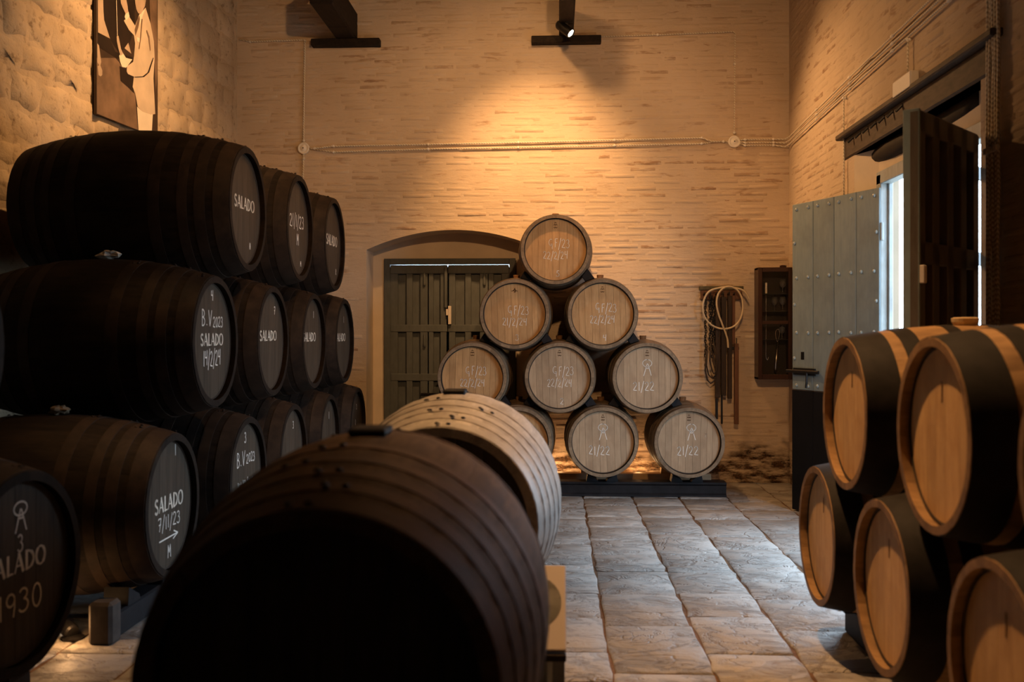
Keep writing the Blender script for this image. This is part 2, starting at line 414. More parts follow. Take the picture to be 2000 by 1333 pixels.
def ring_mesh(name, w, h, nside, jit, inset, proud, pj):
    per = []
    nu, nv = nside
    for i in range(nu): per.append((-w/2+w*i/nu, -h/2))
    for i in range(nv): per.append((w/2, -h/2+h*i/nv))
    for i in range(nu): per.append((w/2-w*i/nu, h/2))
    for i in range(nv): per.append((-w/2, h/2-h*i/nv))
    per = [(a+rnd.uniform(-jit, jit), b+rnd.uniform(-jit, jit)) for a, b in per]
    n_ = len(per)
    V = [(a, b, -.006) for a, b in per]
    V += [(a*(1-2*inset/w), b*(1-2*inset/h), proud+rnd.uniform(-pj, pj)) for a, b in per] + [(0, 0, proud+pj)]
    F = [(i, (i+1) % n_, n_+(i+1) % n_, n_+i) for i in range(n_)] + [(n_+i, n_+(i+1) % n_, 2*n_) for i in range(n_)]
    return V, F
brick_var = []
for L_ in (.27, .25, .28, .135, .26, .24, .28, .12, .27, .265, .23, .29, .27, .25):
    V, F = ring_mesh('brick', L_, .048, (4, 1), .004, .012, rnd.choice((-.001, .0, .0015, .002, .003, .004, .0065)), .0018)
    brick_var.append((L_, V, F, me('brick', V, F, True)))
def lay_bricks(wall, frame, mat, U, Vr, ok, rank, nparts=300):
    # frame(u, v) -> matrix; U=(u0,u1), Vr=(v0,v1) in metres along the wall
    todo = []
    v = Vr[0]+.03; k = 0
    while v < Vr[1]:
        u = U[0]-rnd.uniform(0, .27)
        while u < U[1]:
            bv = rnd.choice(brick_var); g = rnd.uniform(.008, .016)
            uc = u+bv[0]/2
            if uc-bv[0]/2 > U[0] and uc+bv[0]/2 < U[1] and ok(uc-bv[0]/2, uc+bv[0]/2, v-.026, v+.026):
                todo.append((rank(uc, v)*bv[0], uc, v+rnd.uniform(-.003, .003)+.006*math.sin(uc*2.1+v), rnd.uniform(-.012, .012), bv))
            u += bv[0]+g
        v += .0605; k += 1
    todo.sort(key=lambda t: -t[0])
    stuff = MB(); wear = []
    for i, (r_, u, v, a, bv) in enumerate(todo):
        mw = frame(u, v) @ Matrix.Rotation(a, 4, 'Z')
        if i < nparts: ob('brick', bv[3], M[mat+'_part'], wall, mw=mw)
        else: stuff.add([mw @ Vector(p) for p in bv[1]], bv[2]); wear += [rnd.random()]*len(bv[1])
    if stuff.V:
        o = ob('brickwork', me('brickwork', stuff.V, stuff.F, True), M[mat+'_mass'], wall); o['kind'] = 'stuff'
        o.data.attributes.new('wear', 'FLOAT', 'POINT').data.foreach_set('value', [x for q in wear for x in ([q] if not isinstance(q, list) else q)])
def fr_back(u, v):
    return Matrix(((1, 0, 0, u), (0, 0, -1, 0), (0, 1, 0, v), (0, 0, 0, 1)))
def ok_back(a, b, z0, z1):
    if b > NX0-.004 and a < NX1+.004:
        if z0 < max(arch(min(max(t, NX0), NX1)) for t in (a, b, (a+b)/2))+.006: return False
    return True
def hid_back(u, v):   # how openly a brick shows in the room: low behind the casks and the pyramid
    s_ = 1.0
    if u < -1.75 and v < 2.45: s_ = .1
    if abs(u-.1) < 1.25-(v-.2)*.55 and v < 2.3: s_ = .1
    if v > 4.4 or v < .1: s_ = .05
    if u < -2.9 or u > 2.1: s_ = .1
    if abs(u) < 1.4 and v > 2.2: s_ *= 1.2
    return s_
lay_bricks(wall_back, fr_back, 'lime_back', (-3.1, 2.2), (0, 4.9), ok_back, hid_back)

# side wall with the doorway
OY0, OY1, OZ = 5.185, 7.34, 2.69
wall_right = thing('wall_right', (XR, 0, 0), 'limewashed brick side wall with a tall open doorway', 'wall', kind='structure')
mb = MB()
def qyz(y0, y1, z0, z1, x=0): return [(x, y0, z0), (x, y1, z0), (x, y1, z1), (x, y0, z1)]
mb.add(qyz(YF, OY0, 0, ZC), [(0, 3, 2, 1)]).add(qyz(OY1, YB+.02, 0, ZC), [(0, 3, 2, 1)]).add(qyz(OY0, OY1, OZ, ZC), [(0, 3, 2, 1)])
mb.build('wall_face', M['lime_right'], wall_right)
ow = MB().box((.36, YF, 0), (.46, 5.0, ZC)).box((.36, 7.75, 0), (.46, YB+.6, ZC)).box((.36, 5.0, 2.75), (.46, 7.75, ZC))
ow.add([(.155, 5.21, 0), (.40, 5.0, 0), (.40, 5.0, 2.8), (.155, 5.21, 2.8)], [(0, 1, 2, 3)]).add([(.155, 7.07, 0), (.40, 7.75, 0), (.40, 7.75, 2.8), (.155, 7.07, 2.8)], [(3, 2, 1, 0)]).add([(.155, 5.0, 2.5), (.40, 5.0, 2.76), (.40, 7.75, 2.76), (.155, 7.75, 2.5)], [(0, 1, 2, 3)])
ow.build('outer_wall', M['dark_wall'], wall_right)
rv = MB()
FXr = .09   # depth of the frame behind the wall face
rv.add([(0, OY0, 0), (FXr+.07, 5.185, 0), (FXr+.07, 5.185, OZ), (0, OY0, OZ)], [(0, 1, 2, 3)])
rv.add([(0, OY1, 0), (FXr, 7.07, 0), (FXr, 7.07, OZ), (0, OY1, OZ)], [(3, 2, 1, 0)])
rv.add([(FXr, 7.07, 0), (FXr+.07, 7.07, 0), (FXr+.07, 7.07, OZ), (FXr, 7.07, OZ)], [(3, 2, 1, 0)])
rv.add([(0, OY0, OZ), (0, OY1, OZ), (.16, OY1, OZ), (.16, OY0, OZ)], [(0, 1, 2, 3)])
rv.box((FXr, 5.20, 2.50), (.16, 7.09, OZ))
rv.build('recess_plaster', M['plaster'], wall_right)
def fr_right(u, v): return Matrix(((0, 0, -1, 0), (1, 0, 0, u), (0, 1, 0, v), (0, 0, 0, 1)))
def fr_right(u, v): return Matrix(((0, 0, -1, 0), (-1, 0, 0, u), (0, 1, 0, v), (0, 0, 0, 1)))
def ok_right(a, b, z0, z1):
    if b > OY0-.01 and a < OY1+.01 and z0 < OZ+.01: return False
    if b > 4.93 and a < 7.62 and z1 > 2.67 and z0 < 2.90: return False
    return True
def rank_right(u, v):
    if u < 4.7 or v > 1.4+.34*u or v > 4.3: return .01
    if u < 5.2: return .9/u if v > 1.5 else .01
    if v < 1.3: return .1/u
    return 1.2/u
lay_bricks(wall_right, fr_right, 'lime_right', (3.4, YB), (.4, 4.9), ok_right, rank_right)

# rough stone wall behind the dark casks (it runs slightly askew)
wall_left = thing('wall_left', (xl(YB), YB, 0), 'rough plastered stone wall lit around a tall photograph', 'wall', kind='structure')
ang = math.atan(.088)
wall_left.rotation_euler = (0, 0, -ang)
LW = (YB-YF)/math.cos(ang)+.3
MB().add([(0, .1, 0), (0, -LW, 0), (0, -LW, ZC), (0, .1, ZC)], [(0, 3, 2, 1)]).box((-.3, -LW, 0), (-.02, .6, ZC)).build('wall_face', M['stone_left'], wall_left)
v = 1.7
while v < 4.5:
    hgt = rnd.uniform(.17, .25); u = -.05-rnd.uniform(0, .1)
    while u > -4.6:
        w_ = rnd.uniform(.22, .42)
        V, F = ring_mesh('stone', w_-.015, hgt-.015, (4, 3), .024, .024, rnd.uniform(.004, .016), .004)
        o = ob('stone', me('stone', V, F, True), M['stone_left'], wall_left)
        o.matrix_local = Matrix(((0, 0, 1, 0), (1, 0, 0, u-w_/2), (0, 1, 0, v+hgt/2), (0, 0, 0, 1))) @ Matrix.Rotation(rnd.uniform(-.05, .05), 4, 'Z')
        u -= w_+rnd.uniform(0, .02)
    v += hgt
tag(MB().box((-4.9, YF-.1, 0), (2.7, YF, ZC)).build('wall_front', M['dark_wall']), 'plain plaster wall behind the viewer', 'wall', kind='structure')
tag(MB().box((-5, YF-.1, ZC), (2.8, YB+1.2, ZC+.1)).build('ceiling', M['roof']), 'high dark timber ceiling above the cellar', 'ceiling', kind='structure')
tag(MB().box((2.62, -20, -.3), (60, 60, -.03)).build('courtyard_ground', plain('pale_courtyard_gravel', (.36, .33, .28), .9)), 'pale courtyard ground outside the open doorway', 'ground', kind='structure')

# ------------------------------------------------------------------ casks
class Cask:
    def __init__(s, name, L, Rb, Rh, t, recess, nst, nbd, hoops, mats, rivets=True, hoop_names=None):
        s.__dict__.update(locals())
        s.prof = lambda x: Rb-(Rb-Rh)*min(1, abs(2*x/L))**2.0
        # one stave
        na = 4; nl = 14; V = []; F = []
        hw = math.pi/nst
        xs_ = [-L/2+L*i/nl for i in range(nl+1)]
        for sgn, off in ((1, 0), (-1, t)):
            for x in xs_:
                r = s.prof(x)-off
                for k in range(na+1):
                    a = -hw+2*hw*k/na; rr = r-(.0016 if k in (0, na) and sgn > 0 else 0)
                    V.append((x, rr*math.sin(a*.998), rr*math.cos(a*.998)))
        n0 = (nl+1)*(na+1)
        for i in range(nl):
            for k in range(na):
                q = (i*(na+1)+k, i*(na+1)+k+1, (i+1)*(na+1)+k+1, (i+1)*(na+1)+k)
                F.append(q[::-1]); F.append(tuple(n0+j for j in q))
        for i, fl in ((0, 0), (nl, 1)):
            for k in range(na):
                q = (i*(na+1)+k, i*(na+1)+k+1, n0+i*(na+1)+k+1, n0+i*(na+1)+k)
                F.append(q if not fl else q[::-1])
        s.stave = me('stave', V, F)
        s.stave.polygons.foreach_set('use_smooth', [True]*len(s.stave.polygons)); s.stave.set_sharp_from_angle(angle=R(40))
        if 'rim' in mats:
            s.stave.materials.append(mats['stave']); s.stave.materials.append(mats['rim'])
            for p_ in list(s.stave.polygons)[-2*na:]: p_.material_index = 1
        # hoops
        s.hm = []
        for (x0, x1) in hoops:
            for sg in (1, -1):
                a, b = sg*(L/2-x0), sg*(L/2-x1)
                m_ = MB(); pr = []
                for q in range(4):
                    x = a+(b-a)*q/3; pr.append((s.prof(x)+.0022, x))
                pr = [(s.prof(a)-.001, a)]+pr+[(s.prof(b)-.001, b)]
                m_.lathe(pr, 56, 'x'); m_.F = [f for f in m_.F if len(f) == 4]
                hm = m_.mesh('hoop', True); hm.set_sharp_from_angle(angle=R(40)); s.hm.append((hm, (a+b)/2))
        rm = MB().lathe([(0, .006), (.006, .004), (.009, 0)], 7, 'z'); s.rivet = rm.mesh('rivet', True)
        # head boards
        rd = Rh-t-.001; s.boards = []
        e = [-rd]+[-rd+2*rd*(i+rnd.uniform(-.18, .18))/nbd for i in range(1, nbd)]+[rd]
        for i in range(nbd):
            a, b = e[i]+.0007, e[i+1]-.0007; poly = []
            for q in range(9):
                y = a+(b-a)*q/8; poly.append((y, math.sqrt(max(0, rd*rd-y*y))))
            poly = poly+[(y, -z) for y, z in poly[::-1]]
            clean = [poly[0]]
            for p in poly[1:]:
                if abs(p[0]-clean[-1][0])+abs(p[1]-clean[-1][1]) > 1e-5: clean.append(p)
            if abs(clean[0][0]-clean[-1][0])+abs(clean[0][1]-clean[-1][1]) < 1e-5: clean.pop()
            xf = L/2-recess
            s.boards.append(MB().prism(clean, lambda p: (xf-.018, p[0], p[1]), lambda p: (xf, p[0], p[1])).mesh('head_board'))
        cm = MB().lathe([(rd+.001, L/2-recess-.01), (rd+.001, L/2-recess+.004), (rd-.006, L/2-recess+.0012), (rd-.006, L/2-recess-.01)], 56, 'x', True)
        s.croze = cm.mesh('croze_ring')
        s.back = MB().lathe([(0, -L/2+recess), (rd, -L/2+recess), (rd, -L/2+recess+.018), (0, -L/2+recess+.018)], 40, 'x').mesh('back_head')
        s.bung = MB().lathe([(.026, -.02), (.031, .028), (.029, .032), (0, .032)], 14, 'z').mesh('bung', False)
    def place(s, center, rz, label, group, texts=(), bung=True, name='barrel', head=None, tilt=0, front=True, rim=None):
        x, y, z = center
        r = thing(name, (x, y, z-s.Rb), label, 'barrel', group, rz)
        up = Vector((0, 0, s.Rb))
        a0 = rnd.uniform(0, 6.28)
        for i in range(s.nst): ob('stave', s.stave, s.mats['stave'], r, loc=up, rot=(a0+2*math.pi*i/s.nst, 0, 0))
        for hm, xm in s.hm:
            ha = rnd.uniform(-.35, .35)
            h = ob('hoop', hm, s.mats['hoop'], r, loc=up)
            if s.rivets:
                for dx, da in ((-.012, 0), (.012, .02), (0, .12)):
                    rr = s.prof(xm)+.003; aa = ha+da
                    ob('rivet', s.rivet, s.mats.get('rivet', s.mats['hoop']), h, loc=(xm+dx, rr*math.sin(aa), rr*math.cos(aa)), rot=(-aa, 0, 0))
        hd = ob('head', s.croze, M['croze'], r, loc=up)
        for b in s.boards: ob('head_board', b, head or s.mats['head'], hd, rot=(R(tilt), 0, 0))
        ob('back_head', s.back, head or s.mats['head'], r, loc=up)
        if bung: ob('bung', s.bung, M['cork'], r, loc=(0, 0, 2*s.Rb))
        for (nm, mat, V, F) in texts:
            xf = s.L/2-s.recess+.0016
            ob(nm, me(nm, [(xf, a, b) for a, b in V], F), mat, r, loc=up)
        return r

# hand-lettering: polylines in a unit-high cell
def arc(cx, cy, rx, ry, a0, a1, k=12): return [(cx+rx*math.cos(R(a0+(a1-a0)*i/k)), cy+ry*math.sin(R(a0+(a1-a0)*i/k))) for i in range(k+1)]
G = {
 '0': (.5, [arc(.25, .5, .22, .48, 95, 455, 16)]), '1': (.22, [[(.1, 1), (.11, 0)]]),
 '2': (.55, [arc(.24, .74, .22, .25, 165, -30, 9)+[(.02, .04), (.5, 0)]]),
 '3': (.5, [arc(.2, .76, .2, .22, 150, -80, 9)+arc(.2, .27, .25, .27, 80, -150, 10)]),
 '4': (.55, [[(.08, .95), (.03, .5), (.42, .52)], [(.46, 1), (.42, 0)]]),
 '5': (.5, [[(.45, 1), (.12, .97), (.08, .58)]+arc(.2, .33, .25, .3, 100, -150, 10)]),
 '7': (.5, [[(.02, .9), (.1, 1), (.46, .98), (.2, 0)], [(.12, .5), (.42, .52)]]),
 '9': (.5, [arc(.22, .72, .2, .26, 20, 380, 12)+[(.42, .4), (.36, 0)]]),
 '/': (.36, [[(.36, 1.12), (.0, -.25)]]), '.': (.16, [[(.05, .05), (.09, .02)]]), ' ': (.3, []),
 'G': (.75, [arc(.36, .62, .32, .4, 60, 300, 12)+[(.56, .42), (.55, -.15)], [(.34, .42), (.62, .42)]]),
 'F': (.5, [[(.12, 0), (.14, 1), (.5, 1.02)], [(.13, .55), (.4, .57)]]),
 'B': (.5, [[(.06, 0), (.08, 1)]+arc(.1, .76, .28, .24, 85, -85, 8)+arc(.1, .26, .34, .27, 85, -90, 8)]),
 'V': (.5, [[(.02, 1), (.22, 0), (.48, 1)]]), 'M': (.66, [[(.05, 0), (.1, 1), (.32, .4), (.54, 1), (.6, 0)]]),
 'N': (.5, [[(.05, 0), (.08, 1), (.42, 0), (.45, 1)]]), 'R': (.5, [[(.06, 0), (.08, 1)]+arc(.1, .76, .3, .25, 85, -90, 8)+[(.45, 0)]]),
 '>': (1.5, [[(0, .5), (1.4, .56)], [(1.1, .92), (1.42, .56), (1.05, .2)]]),
 '@': (.8, [arc(.4, 1.1, .36, .42, 80, 450, 20), [(.12, -.35), (.4, 1.05), (.46, 1.0), (.72, -.3)], [(.26, .5), (.58, .5)]]),
 '*': (.9, [arc(.2, .75, .2, .18, 200, -20, 6), arc(.7, .75, .2, .18, 200, -20, 6), arc(.2, .15, .2, .18, -200, 20, 6), arc(.7, .15, .2, .18, -200, 20, 6), arc(.45, 1.3, .22, .2, 0, 180, 6)]),
 '^': (2.4, [[(0, .2), (.8, .35), (1.2, 1.3), (1.6, .35), (2.4, .2)], arc(1.2, .3, .5, .45, 0, 180, 8), [(.9, -.3), (1.2, .1), (.9, .4)], [(1.3, -.3), (1.6, .1), (1.3, .4)]]),
}
# stencilled capitals with thick and thin strokes: (width, points)
GS = {
 'S': (.58, [(1.0, arc(.27, .74, .2, .22, 40, 200, 8)+[(.15, .6), (.40, .42)]+arc(.26, .24, .22, .22, 30, -150, 9))]),
 'A': (.74, [(.55, [(.02, 0), (.34, 1)]), (1.25, [(.34, 1), (.68, 0)]), (.5, [(.15, .34), (.56, .34)])]),
 'L': (.54, [(1.2, [(.12, 0), (.12, 1)]), (.6, [(.12, .03), (.5, .03)])]),
 'D': (.78, [(1.2, [(.12, 0), (.12, 1)]), (.7, [(.12, .97)]+arc(.2, .5, .48, .47, 85, 50, 3)), (1.2, arc(.2, .5, .48, .47, 50, -50, 8)), (.7, arc(.2, .5, .48, .47, -50, -85, 3)+[(.12, .03)])]),
 'O': (.82, [(1.2, arc(.4, .5, .36, .49, 130, 230, 7)), (.65, arc(.4, .5, .36, .49, 230, 310, 6)), (1.2, arc(.4, .5, .36, .49, 310, 410, 7)), (.65, arc(.4, .5, .36, .49, 50, 130, 6))]),
}
def ribbon(V, F, pts, w):
    for i in range(len(pts)-1):
        (a, b), (c_, d) = pts[i], pts[i+1]; L_ = math.hypot(c_-a, d-b)
        if L_ < 1e-6: continue
        tx, ty = (c_-a)/L_, (d-b)/L_; e = w*.22
        nx, ny = -ty*w/2, tx*w/2; k = len(V)
        V += [(a-tx*e+nx, b-ty*e+ny), (a-tx*e-nx, b-ty*e-ny), (c_+tx*e-nx, d+ty*e-ny), (c_+tx*e+nx, d+ty*e+ny)]
        F.append((k, k+1, k+2, k+3))
def write(txt, h, cx, cy, w=.006, width=None, mat='chalk', name='chalk_lettering', stencil=False, jit=.03, slant=.0):
    T_ = GS if stencil else G
    adv = [T_[ch][0]+(.10 if stencil else .16) for ch in txt]; tot = sum(adv)-(.1 if stencil else .16)
    sx = (width/tot) if width else h
    V = []; F = []; x = -tot/2
    for ch, ad in zip(txt, adv):
        jy = rnd.uniform(-jit, jit)*h*2; js = 1+rnd.uniform(-jit, jit)
        for st in T_[ch][1]:
            f_, pts = st if stencil else (1, st)
            pp = [(cx+(x+px)*sx+slant*(py-.5)*h, cy+(py*js-.5)*h+jy) for px, py in pts]
            ribbon(V, F, pp, w*f_)
        x += ad
    return (name, M[mat], V, F)
def salado(h, w, cx, cy): return write('SALADO', h, cx, cy, h*.17, w, 'paint_white', 'stencil_lettering', True, 0)

# pyramid of pale barrels at the end wall
PY = Cask('pyr', .92, .323, .292, .027, .042, 22, 9, [(.004, .040), (.085, .120), (.235, .270)], dict(stave=M['oak_stave'], hoop=M['hoop'], head=M['oak_head']), rivets=False)
gp = 'pale oak barrels stacked in a pyramid'
brand = lambda k=0: write('^' if k else '*', .022 if k else .03, .0, .20, .0045, None, 'brand', 'brand_mark')
def gf(date, num=None, dy=0):
    t_ = [write('GF/23', .072, .03, .055+dy, .0045, .175), write(date, .062, .0, -.045+dy, .0045, .205)]
    if num: t_.append(write(num, .05, .02, -.20, .0045))
    return t_
def qa(dx=0): return [write('@', .072, .0+dx, .08, .0055, .085), write('21/22', .072, -.03+dx, -.07, .0055, .175)]
H = M['oak_head']; HG = M['oak_head_grey']
pyr = [
 (.0, 2.10, 'pale oak barrel alone at the very top of the pyramid, numbered 5 in chalk', gf('22/2/24', '5')+[brand()], H, 0),
 (-.345, 1.556, 'pale oak barrel in the second tier, dated 21/2/24, nearer the grey door', gf('21/2/24', '3', -.02)+[brand(1)], H, 0),
 (.395, 1.556, 'pale oak barrel in the second tier, numbered 4 in chalk', gf('22/2/24', '4')+[brand()], H, 0),
 (-.704, 1.02, 'pale oak barrel in the third tier partly in front of the grey door', gf('22/2/24')+[brand()], H, 0),
 (.034, 1.02, 'pale oak barrel in the middle of the third tier, numbered 2', gf('22/2/24', '2')+[brand()], HG, 0),
 (.771, 1.02, 'greyish oak barrel at the third tier end near the hanging tools', qa()+[brand()], HG, 0),
 (-1.05, .477, 'bottom tier oak barrel hidden behind the foreground casks below the grey door', [], H, 0),
 (-.323, .477, 'bottom tier oak barrel half hidden by the pale foreground cask', [brand()], H, 0),
 (.399, .477, 'greyish oak barrel in the bottom tier, second from the free end of the black rail', qa()+[brand()], HG, 0),
 (1.12, .477, 'greyish oak barrel at the end of the bottom tier nearest the hanging tools', qa(.02)+[brand(), write('2', .03, .14, .06, .004, None, 'faint_chalk')], HG, 0),
]
for x, z, lab, tx, hd, tl in pyr:
    PY.place((x, 8.38+.46, z), R(-90), lab, gp, tx, True, 'oak_barrel', hd, rnd.uniform(-2, 2))
# rails under the pyramid
o = MB(); prof = [(0, 0), (.15, 0), (.15, .018), (.135, .03), (.135, .095), (.15, .108), (.15, .125), (0, .125), (0, .108), (.014, .095), (.014, .03), (0, .018)]
o.prism(prof, lambda p: (-1.5, 8.52+p[0], p[1]), lambda p: (1.45, 8.52+p[0], p[1]))
tag(o.build('rail_beam', M['black_wood']), 'long black channelled rail on the floor under the front of the pyramid', 'beam')
tag(MB().box((-1.5, 9.03, 0), (1.40, 9.15, .125), .006).build('rail_beam', M['pale_beam']), 'pale timber rail under the rear of the barrel pyramid', 'beam')
def wedge(name, mat, loc, w, h, d, slope, label, cat, group, rz=0, rx=0, ry=0):
    # block with one sloping top
    o = MB().prism([(-w/2, 0), (w/2, 0), (w/2-.012, h*slope), (-w/2+.012, h)], lambda p: (p[0], -d/2, p[1]), lambda p: (p[0], d/2, p[1])).build(name, mat)
    o.location = loc; o.rotation_euler = (rx, ry, rz); return tag(o, label, cat, group)
for i, x in enumerate((-1.05, -.323, .399, 1.12)):
    for sg in (-1, 1):
        nm = ['hidden below the grey door', 'under the half hidden barrel', 'under the second last barrel', 'under the barrel at the rail end'][i]
        if sg < 0: wedge('barrel_chock', M['black_wood'], (x-.085, 8.60, .125), .10, .062, .13, .35, f'black wooden chock on the rail {nm}, door side', 'chock', 'black chocks on the rail')
        else: wedge('barrel_chock', M['black_wood'], (x+.085, 8.60, .125), .10, .062, .13, .35, f'black wooden chock on the rail {nm}, tools side', 'chock', 'black chocks on the rail', R(180))
        wedge('barrel_chock', M['pale_beam'], (x+sg*.13, 9.09, .125), .08, .09, .10, .3, f'pale wooden chock on the rear rail {nm}, ' + ('door side' if sg < 0 else 'tools side'), 'chock', 'pale chocks on the rear rail', 0 if sg < 0 else R(180))
tiers = [(pyr[0], [1, 2], 'top barrel'), (pyr[1], [3, 4], 'second tier barrel by the door'), (pyr[2], [4, 5], 'second tier barrel by the tools'), (pyr[3], [6, 7], 'third tier barrel at the door end'), (pyr[4], [7, 8], 'middle third tier barrel'), (pyr[5], [8, 9], 'third tier barrel at the tools end')]
for up_, lows, nm in tiers:
    for j, li in enumerate(lows):
        a = Vector((up_[0], 0, up_[1])); b = Vector((pyr[li][0], 0, pyr[li][1]))
        m_ = (a+b)/2; sg = 1 if j else -1
        d = (b-a).normalized(); perp = Vector((sg*abs(d.z), 0, abs(d.x)))
        half = (a-b).length/2; re_ = .3115
        up_n = Vector((-d.x, 0, -d.z))           # towards the upper barrel
        prof_ = [(t, half-math.sqrt(re_*re_-t*t)-.003) for t in (.055, .08, .105, .13)]
        poly = [(t, g_) for t, g_ in prof_]+[(t, -g_) for t, g_ in prof_[::-1]]
        f_ = lambda p, yy: (perp.x*p[0]+up_n.x*p[1], yy, perp.z*p[0]+up_n.z*p[1])
        o = MB().prism(poly, lambda p: f_(p, -.05), lambda p: f_(p, .05)).build('barrel_chock', M['black_wood'], loc=(m_.x, 8.56, m_.z))
        tag(o, f'black block wedged beneath the {nm}, on its ' + ('door side' if j == 0 else 'tools side'), 'chock', 'black blocks between stacked barrels')

# dark sherry casks along the stone wall
DK = Cask('dark', 1.22, .447, .350, .034, .034, 24, 6, [(.006, .085), (.125, .18), (.215, .265), (.355, .415)], dict(stave=M['dark_stave'], hoop=M['dark_hoop'], head=M['dark_head']))
gd = 'black sherry casks stacked along the stone wall'
def dk(hx, y, z, lab, tx, bung=False): return DK.place((hx-.61, y, z), rnd.uniform(-.01, .01), lab, gd, [(a_, b_, [(p+.02, q) for p, q in c_], d_) for a_, b_, c_, d_ in tx], bung, 'sherry_cask', None, rnd.uniform(-4, 4))
t1_ = dk(-1.84, 5.83, 2.132, 'black cask in the top tier nearest the viewer, stencilled SALADO, below the photograph', [salado(.066, .37, .0, .035), write('N', .035, .1, -.2, .006)])
t2_ = dk(-1.795, 6.86, 2.125, 'black cask in the middle of the top tier, chalk dated 21/1/23', [write('21/1/23', .08, .0, .05, .008, .36), write('M', .075, .02, -.07, .008), write('M', .035, .1, -.23, .006)])
t3_ = dk(-1.775, 7.86, 2.10, 'black cask at the far end of the top tier against the brick wall', [salado(.075, .36, .0, .035), write('R', .04, .14, -.2, .007)])
dk(-1.825, 5.30, 1.352, 'black cask in the middle tier numbered 4, dated 14/2/24', [write('4', .055, .0, .25, .007), write('B.V', .085, -.08, .125, .007, .15), write('2023', .055, .09, .105, .006, .15), salado(.062, .34, .0, .01), write('14/2/24', .08, .0, -.09, .007, .26)])
dk(-1.815, 6.36, 1.345, 'black cask in the middle tier numbered 7, stencilled SALADO', [write('7', .05, .1, .2, .006), salado(.062, .36, -.04, .035)])
dk(-1.791, 7.36, 1.337, 'black cask in the middle tier, third along from the viewer', [write('1', .05, .06, .2, .006), salado(.062, .36, -.06, .03)])
dk(-1.774, 8.35, 1.33, 'black cask in the middle tier closest to the brick end wall', [write('1', .05, .06, .18, .006), salado(.062, .36, -.06, .03)])
dk(-1.886, 4.85, .548, 'black cask in the bottom tier with chalked arrow and date 7/11/23', [write('1', .055, .08, .26, .006), salado(.07, .36, .0, .01), write('7/11/23', .062, .0, -.085, .006, .28), write('>', .055, .0, -.165, .007, .25), write('M', .062, .0, -.235, .006)])
dk(-1.817, 5.85, .545, 'black cask in the bottom tier numbered 3, dated 14/2/24, beside the pale cask', [write('3', .06, .0, .23, .007), write('B.V', .085, -.08, .11, .007, .15), write('2023', .055, .1, .1, .006, .16), write('14/2/24', .085, .0, -.07, .007, .28)])
dk(-1.813, 6.86, .548, 'black cask in the bottom tier, third from the viewer, marked 3', [write('3', .05, .06, .2, .006)])
dk(-1.789, 7.86, .552, 'black cask in the bottom tier, fourth from the viewer, marked 1', [write('1', .055, .06, .18, .006)])
dk(-1.765, 8.86, .552, 'black cask in the bottom tier at the far end by the arched recess', [write('3', .045, .05, .18, .006), write('0', .05, .0, .04, .006)])
for t_ in (t1_, t2_, t3_): t_.scale = (1.04, 1.04, 1.04); t_.location.z -= .018
DK.place((-1.85-.60, 3.43, .565), R(-4), 'black cask dated 1930 in the near lower corner, stencilled SALADO', gd, [write('@', .056, .02, .185, .007, .085), write('3', .058, .02, .098, .007), salado(.066, .34, .0, .03), write('1930', .085, .02, -.105, .008, .25)], False, 'sherry_cask')
DK.place((-1.84-.61, 2.9, 1.354), 0, 'black cask cut off by the picture edge in the nearest middle tier', gd, [], False, 'sherry_cask')
DK.place((-1.85-.60, 2.38, .56), 0, 'black cask in the bottom tier, hidden outside the frame beside the 1930 cask', gd, [], False, 'sherry_cask')
for y0, y1, nm in ((4.48, 9.3, 'far'), (1.9, 3.72, 'near')):
    for x, w in ((-2.06, 'aisle side'), (-2.75, 'wall side')):
        tag(MB().box((x-.06, y0, 0), (x+.06, y1, .118), .01).build('skid_beam', M['black_wood']), f'dark timber skid on the floor under the {nm} cask stack, {w}', 'beam')
ys1 = [4.85, 5.85, 6.86, 7.86, 8.86, 3.43, 2.38]
nms = ['the arrow-marked cask', 'the bottom cask dated 14/2/24', 'the third bottom cask', 'the fourth bottom cask', 'the last bottom cask', 'the 1930 cask', 'the hidden near cask']
for y, nm in zip(ys1, nms):
    for sg in (-1, 1):
        wedge('cask_chock', M['black_wood'], (-2.06, y+sg*.20, .118), .14, .085, .12, .3, f'dark wooden chock on the skid under {nm}, ' + ('near side' if sg < 0 else 'far side'), 'chock', 'dark chocks under the casks', R(90) if sg < 0 else R(-90))
# stone footing and floor lamp at the near end of the skid
o = MB().box((-2.09, 4.36, -.005), (-1.98, 4.47, .19), .015).build('stone_block', plain('dark_stone', (.05, .04, .035), .8, .3, 0, .3, 14, .5))
tag(o, 'dark squared block standing at the near end of the cask skid', 'block')
def floor_lamp(loc, label, aim):
    r = thing('floor_spotlight', loc, label, 'lamp')
    MB().lathe([(.045, 0), (.05, .012), (.02, .016), (0, .016)], 18, 'z').build('base', M['iron'], r)
    h = MB().lathe([(.03, 0), (.036, .01), (.036, .06), (.030, .062)], 18, 'z').build('housing', M['iron'], r, loc=(0, 0, .03), rot=aim)
    MB().lathe([(0, .0625), (.03, .0625)], 18, 'z').build('lens', M['lens'], h)
    return r
floor_lamp((-2.20, 4.45, 0), 'small lit floor lamp under the cask with the arrow', (R(-70), 0, R(60)))
point('cask_floor_light', (-2.17, 4.36, .09), 1.6, .03)
floor_lamp((.76, 9.25, 0), 'small floor lamp glowing behind the bottom pyramid barrels', (R(20), 0, 0))
point('pyramid_light_a', (.76, 9.20, .12), 3, .03)
floor_lamp((.04, 9.25, 0), 'small floor lamp behind the pyramid nearer the grey door', (R(20), 0, 0))
point('pyramid_light_b', (.04, 9.20, .12), 3, .03)

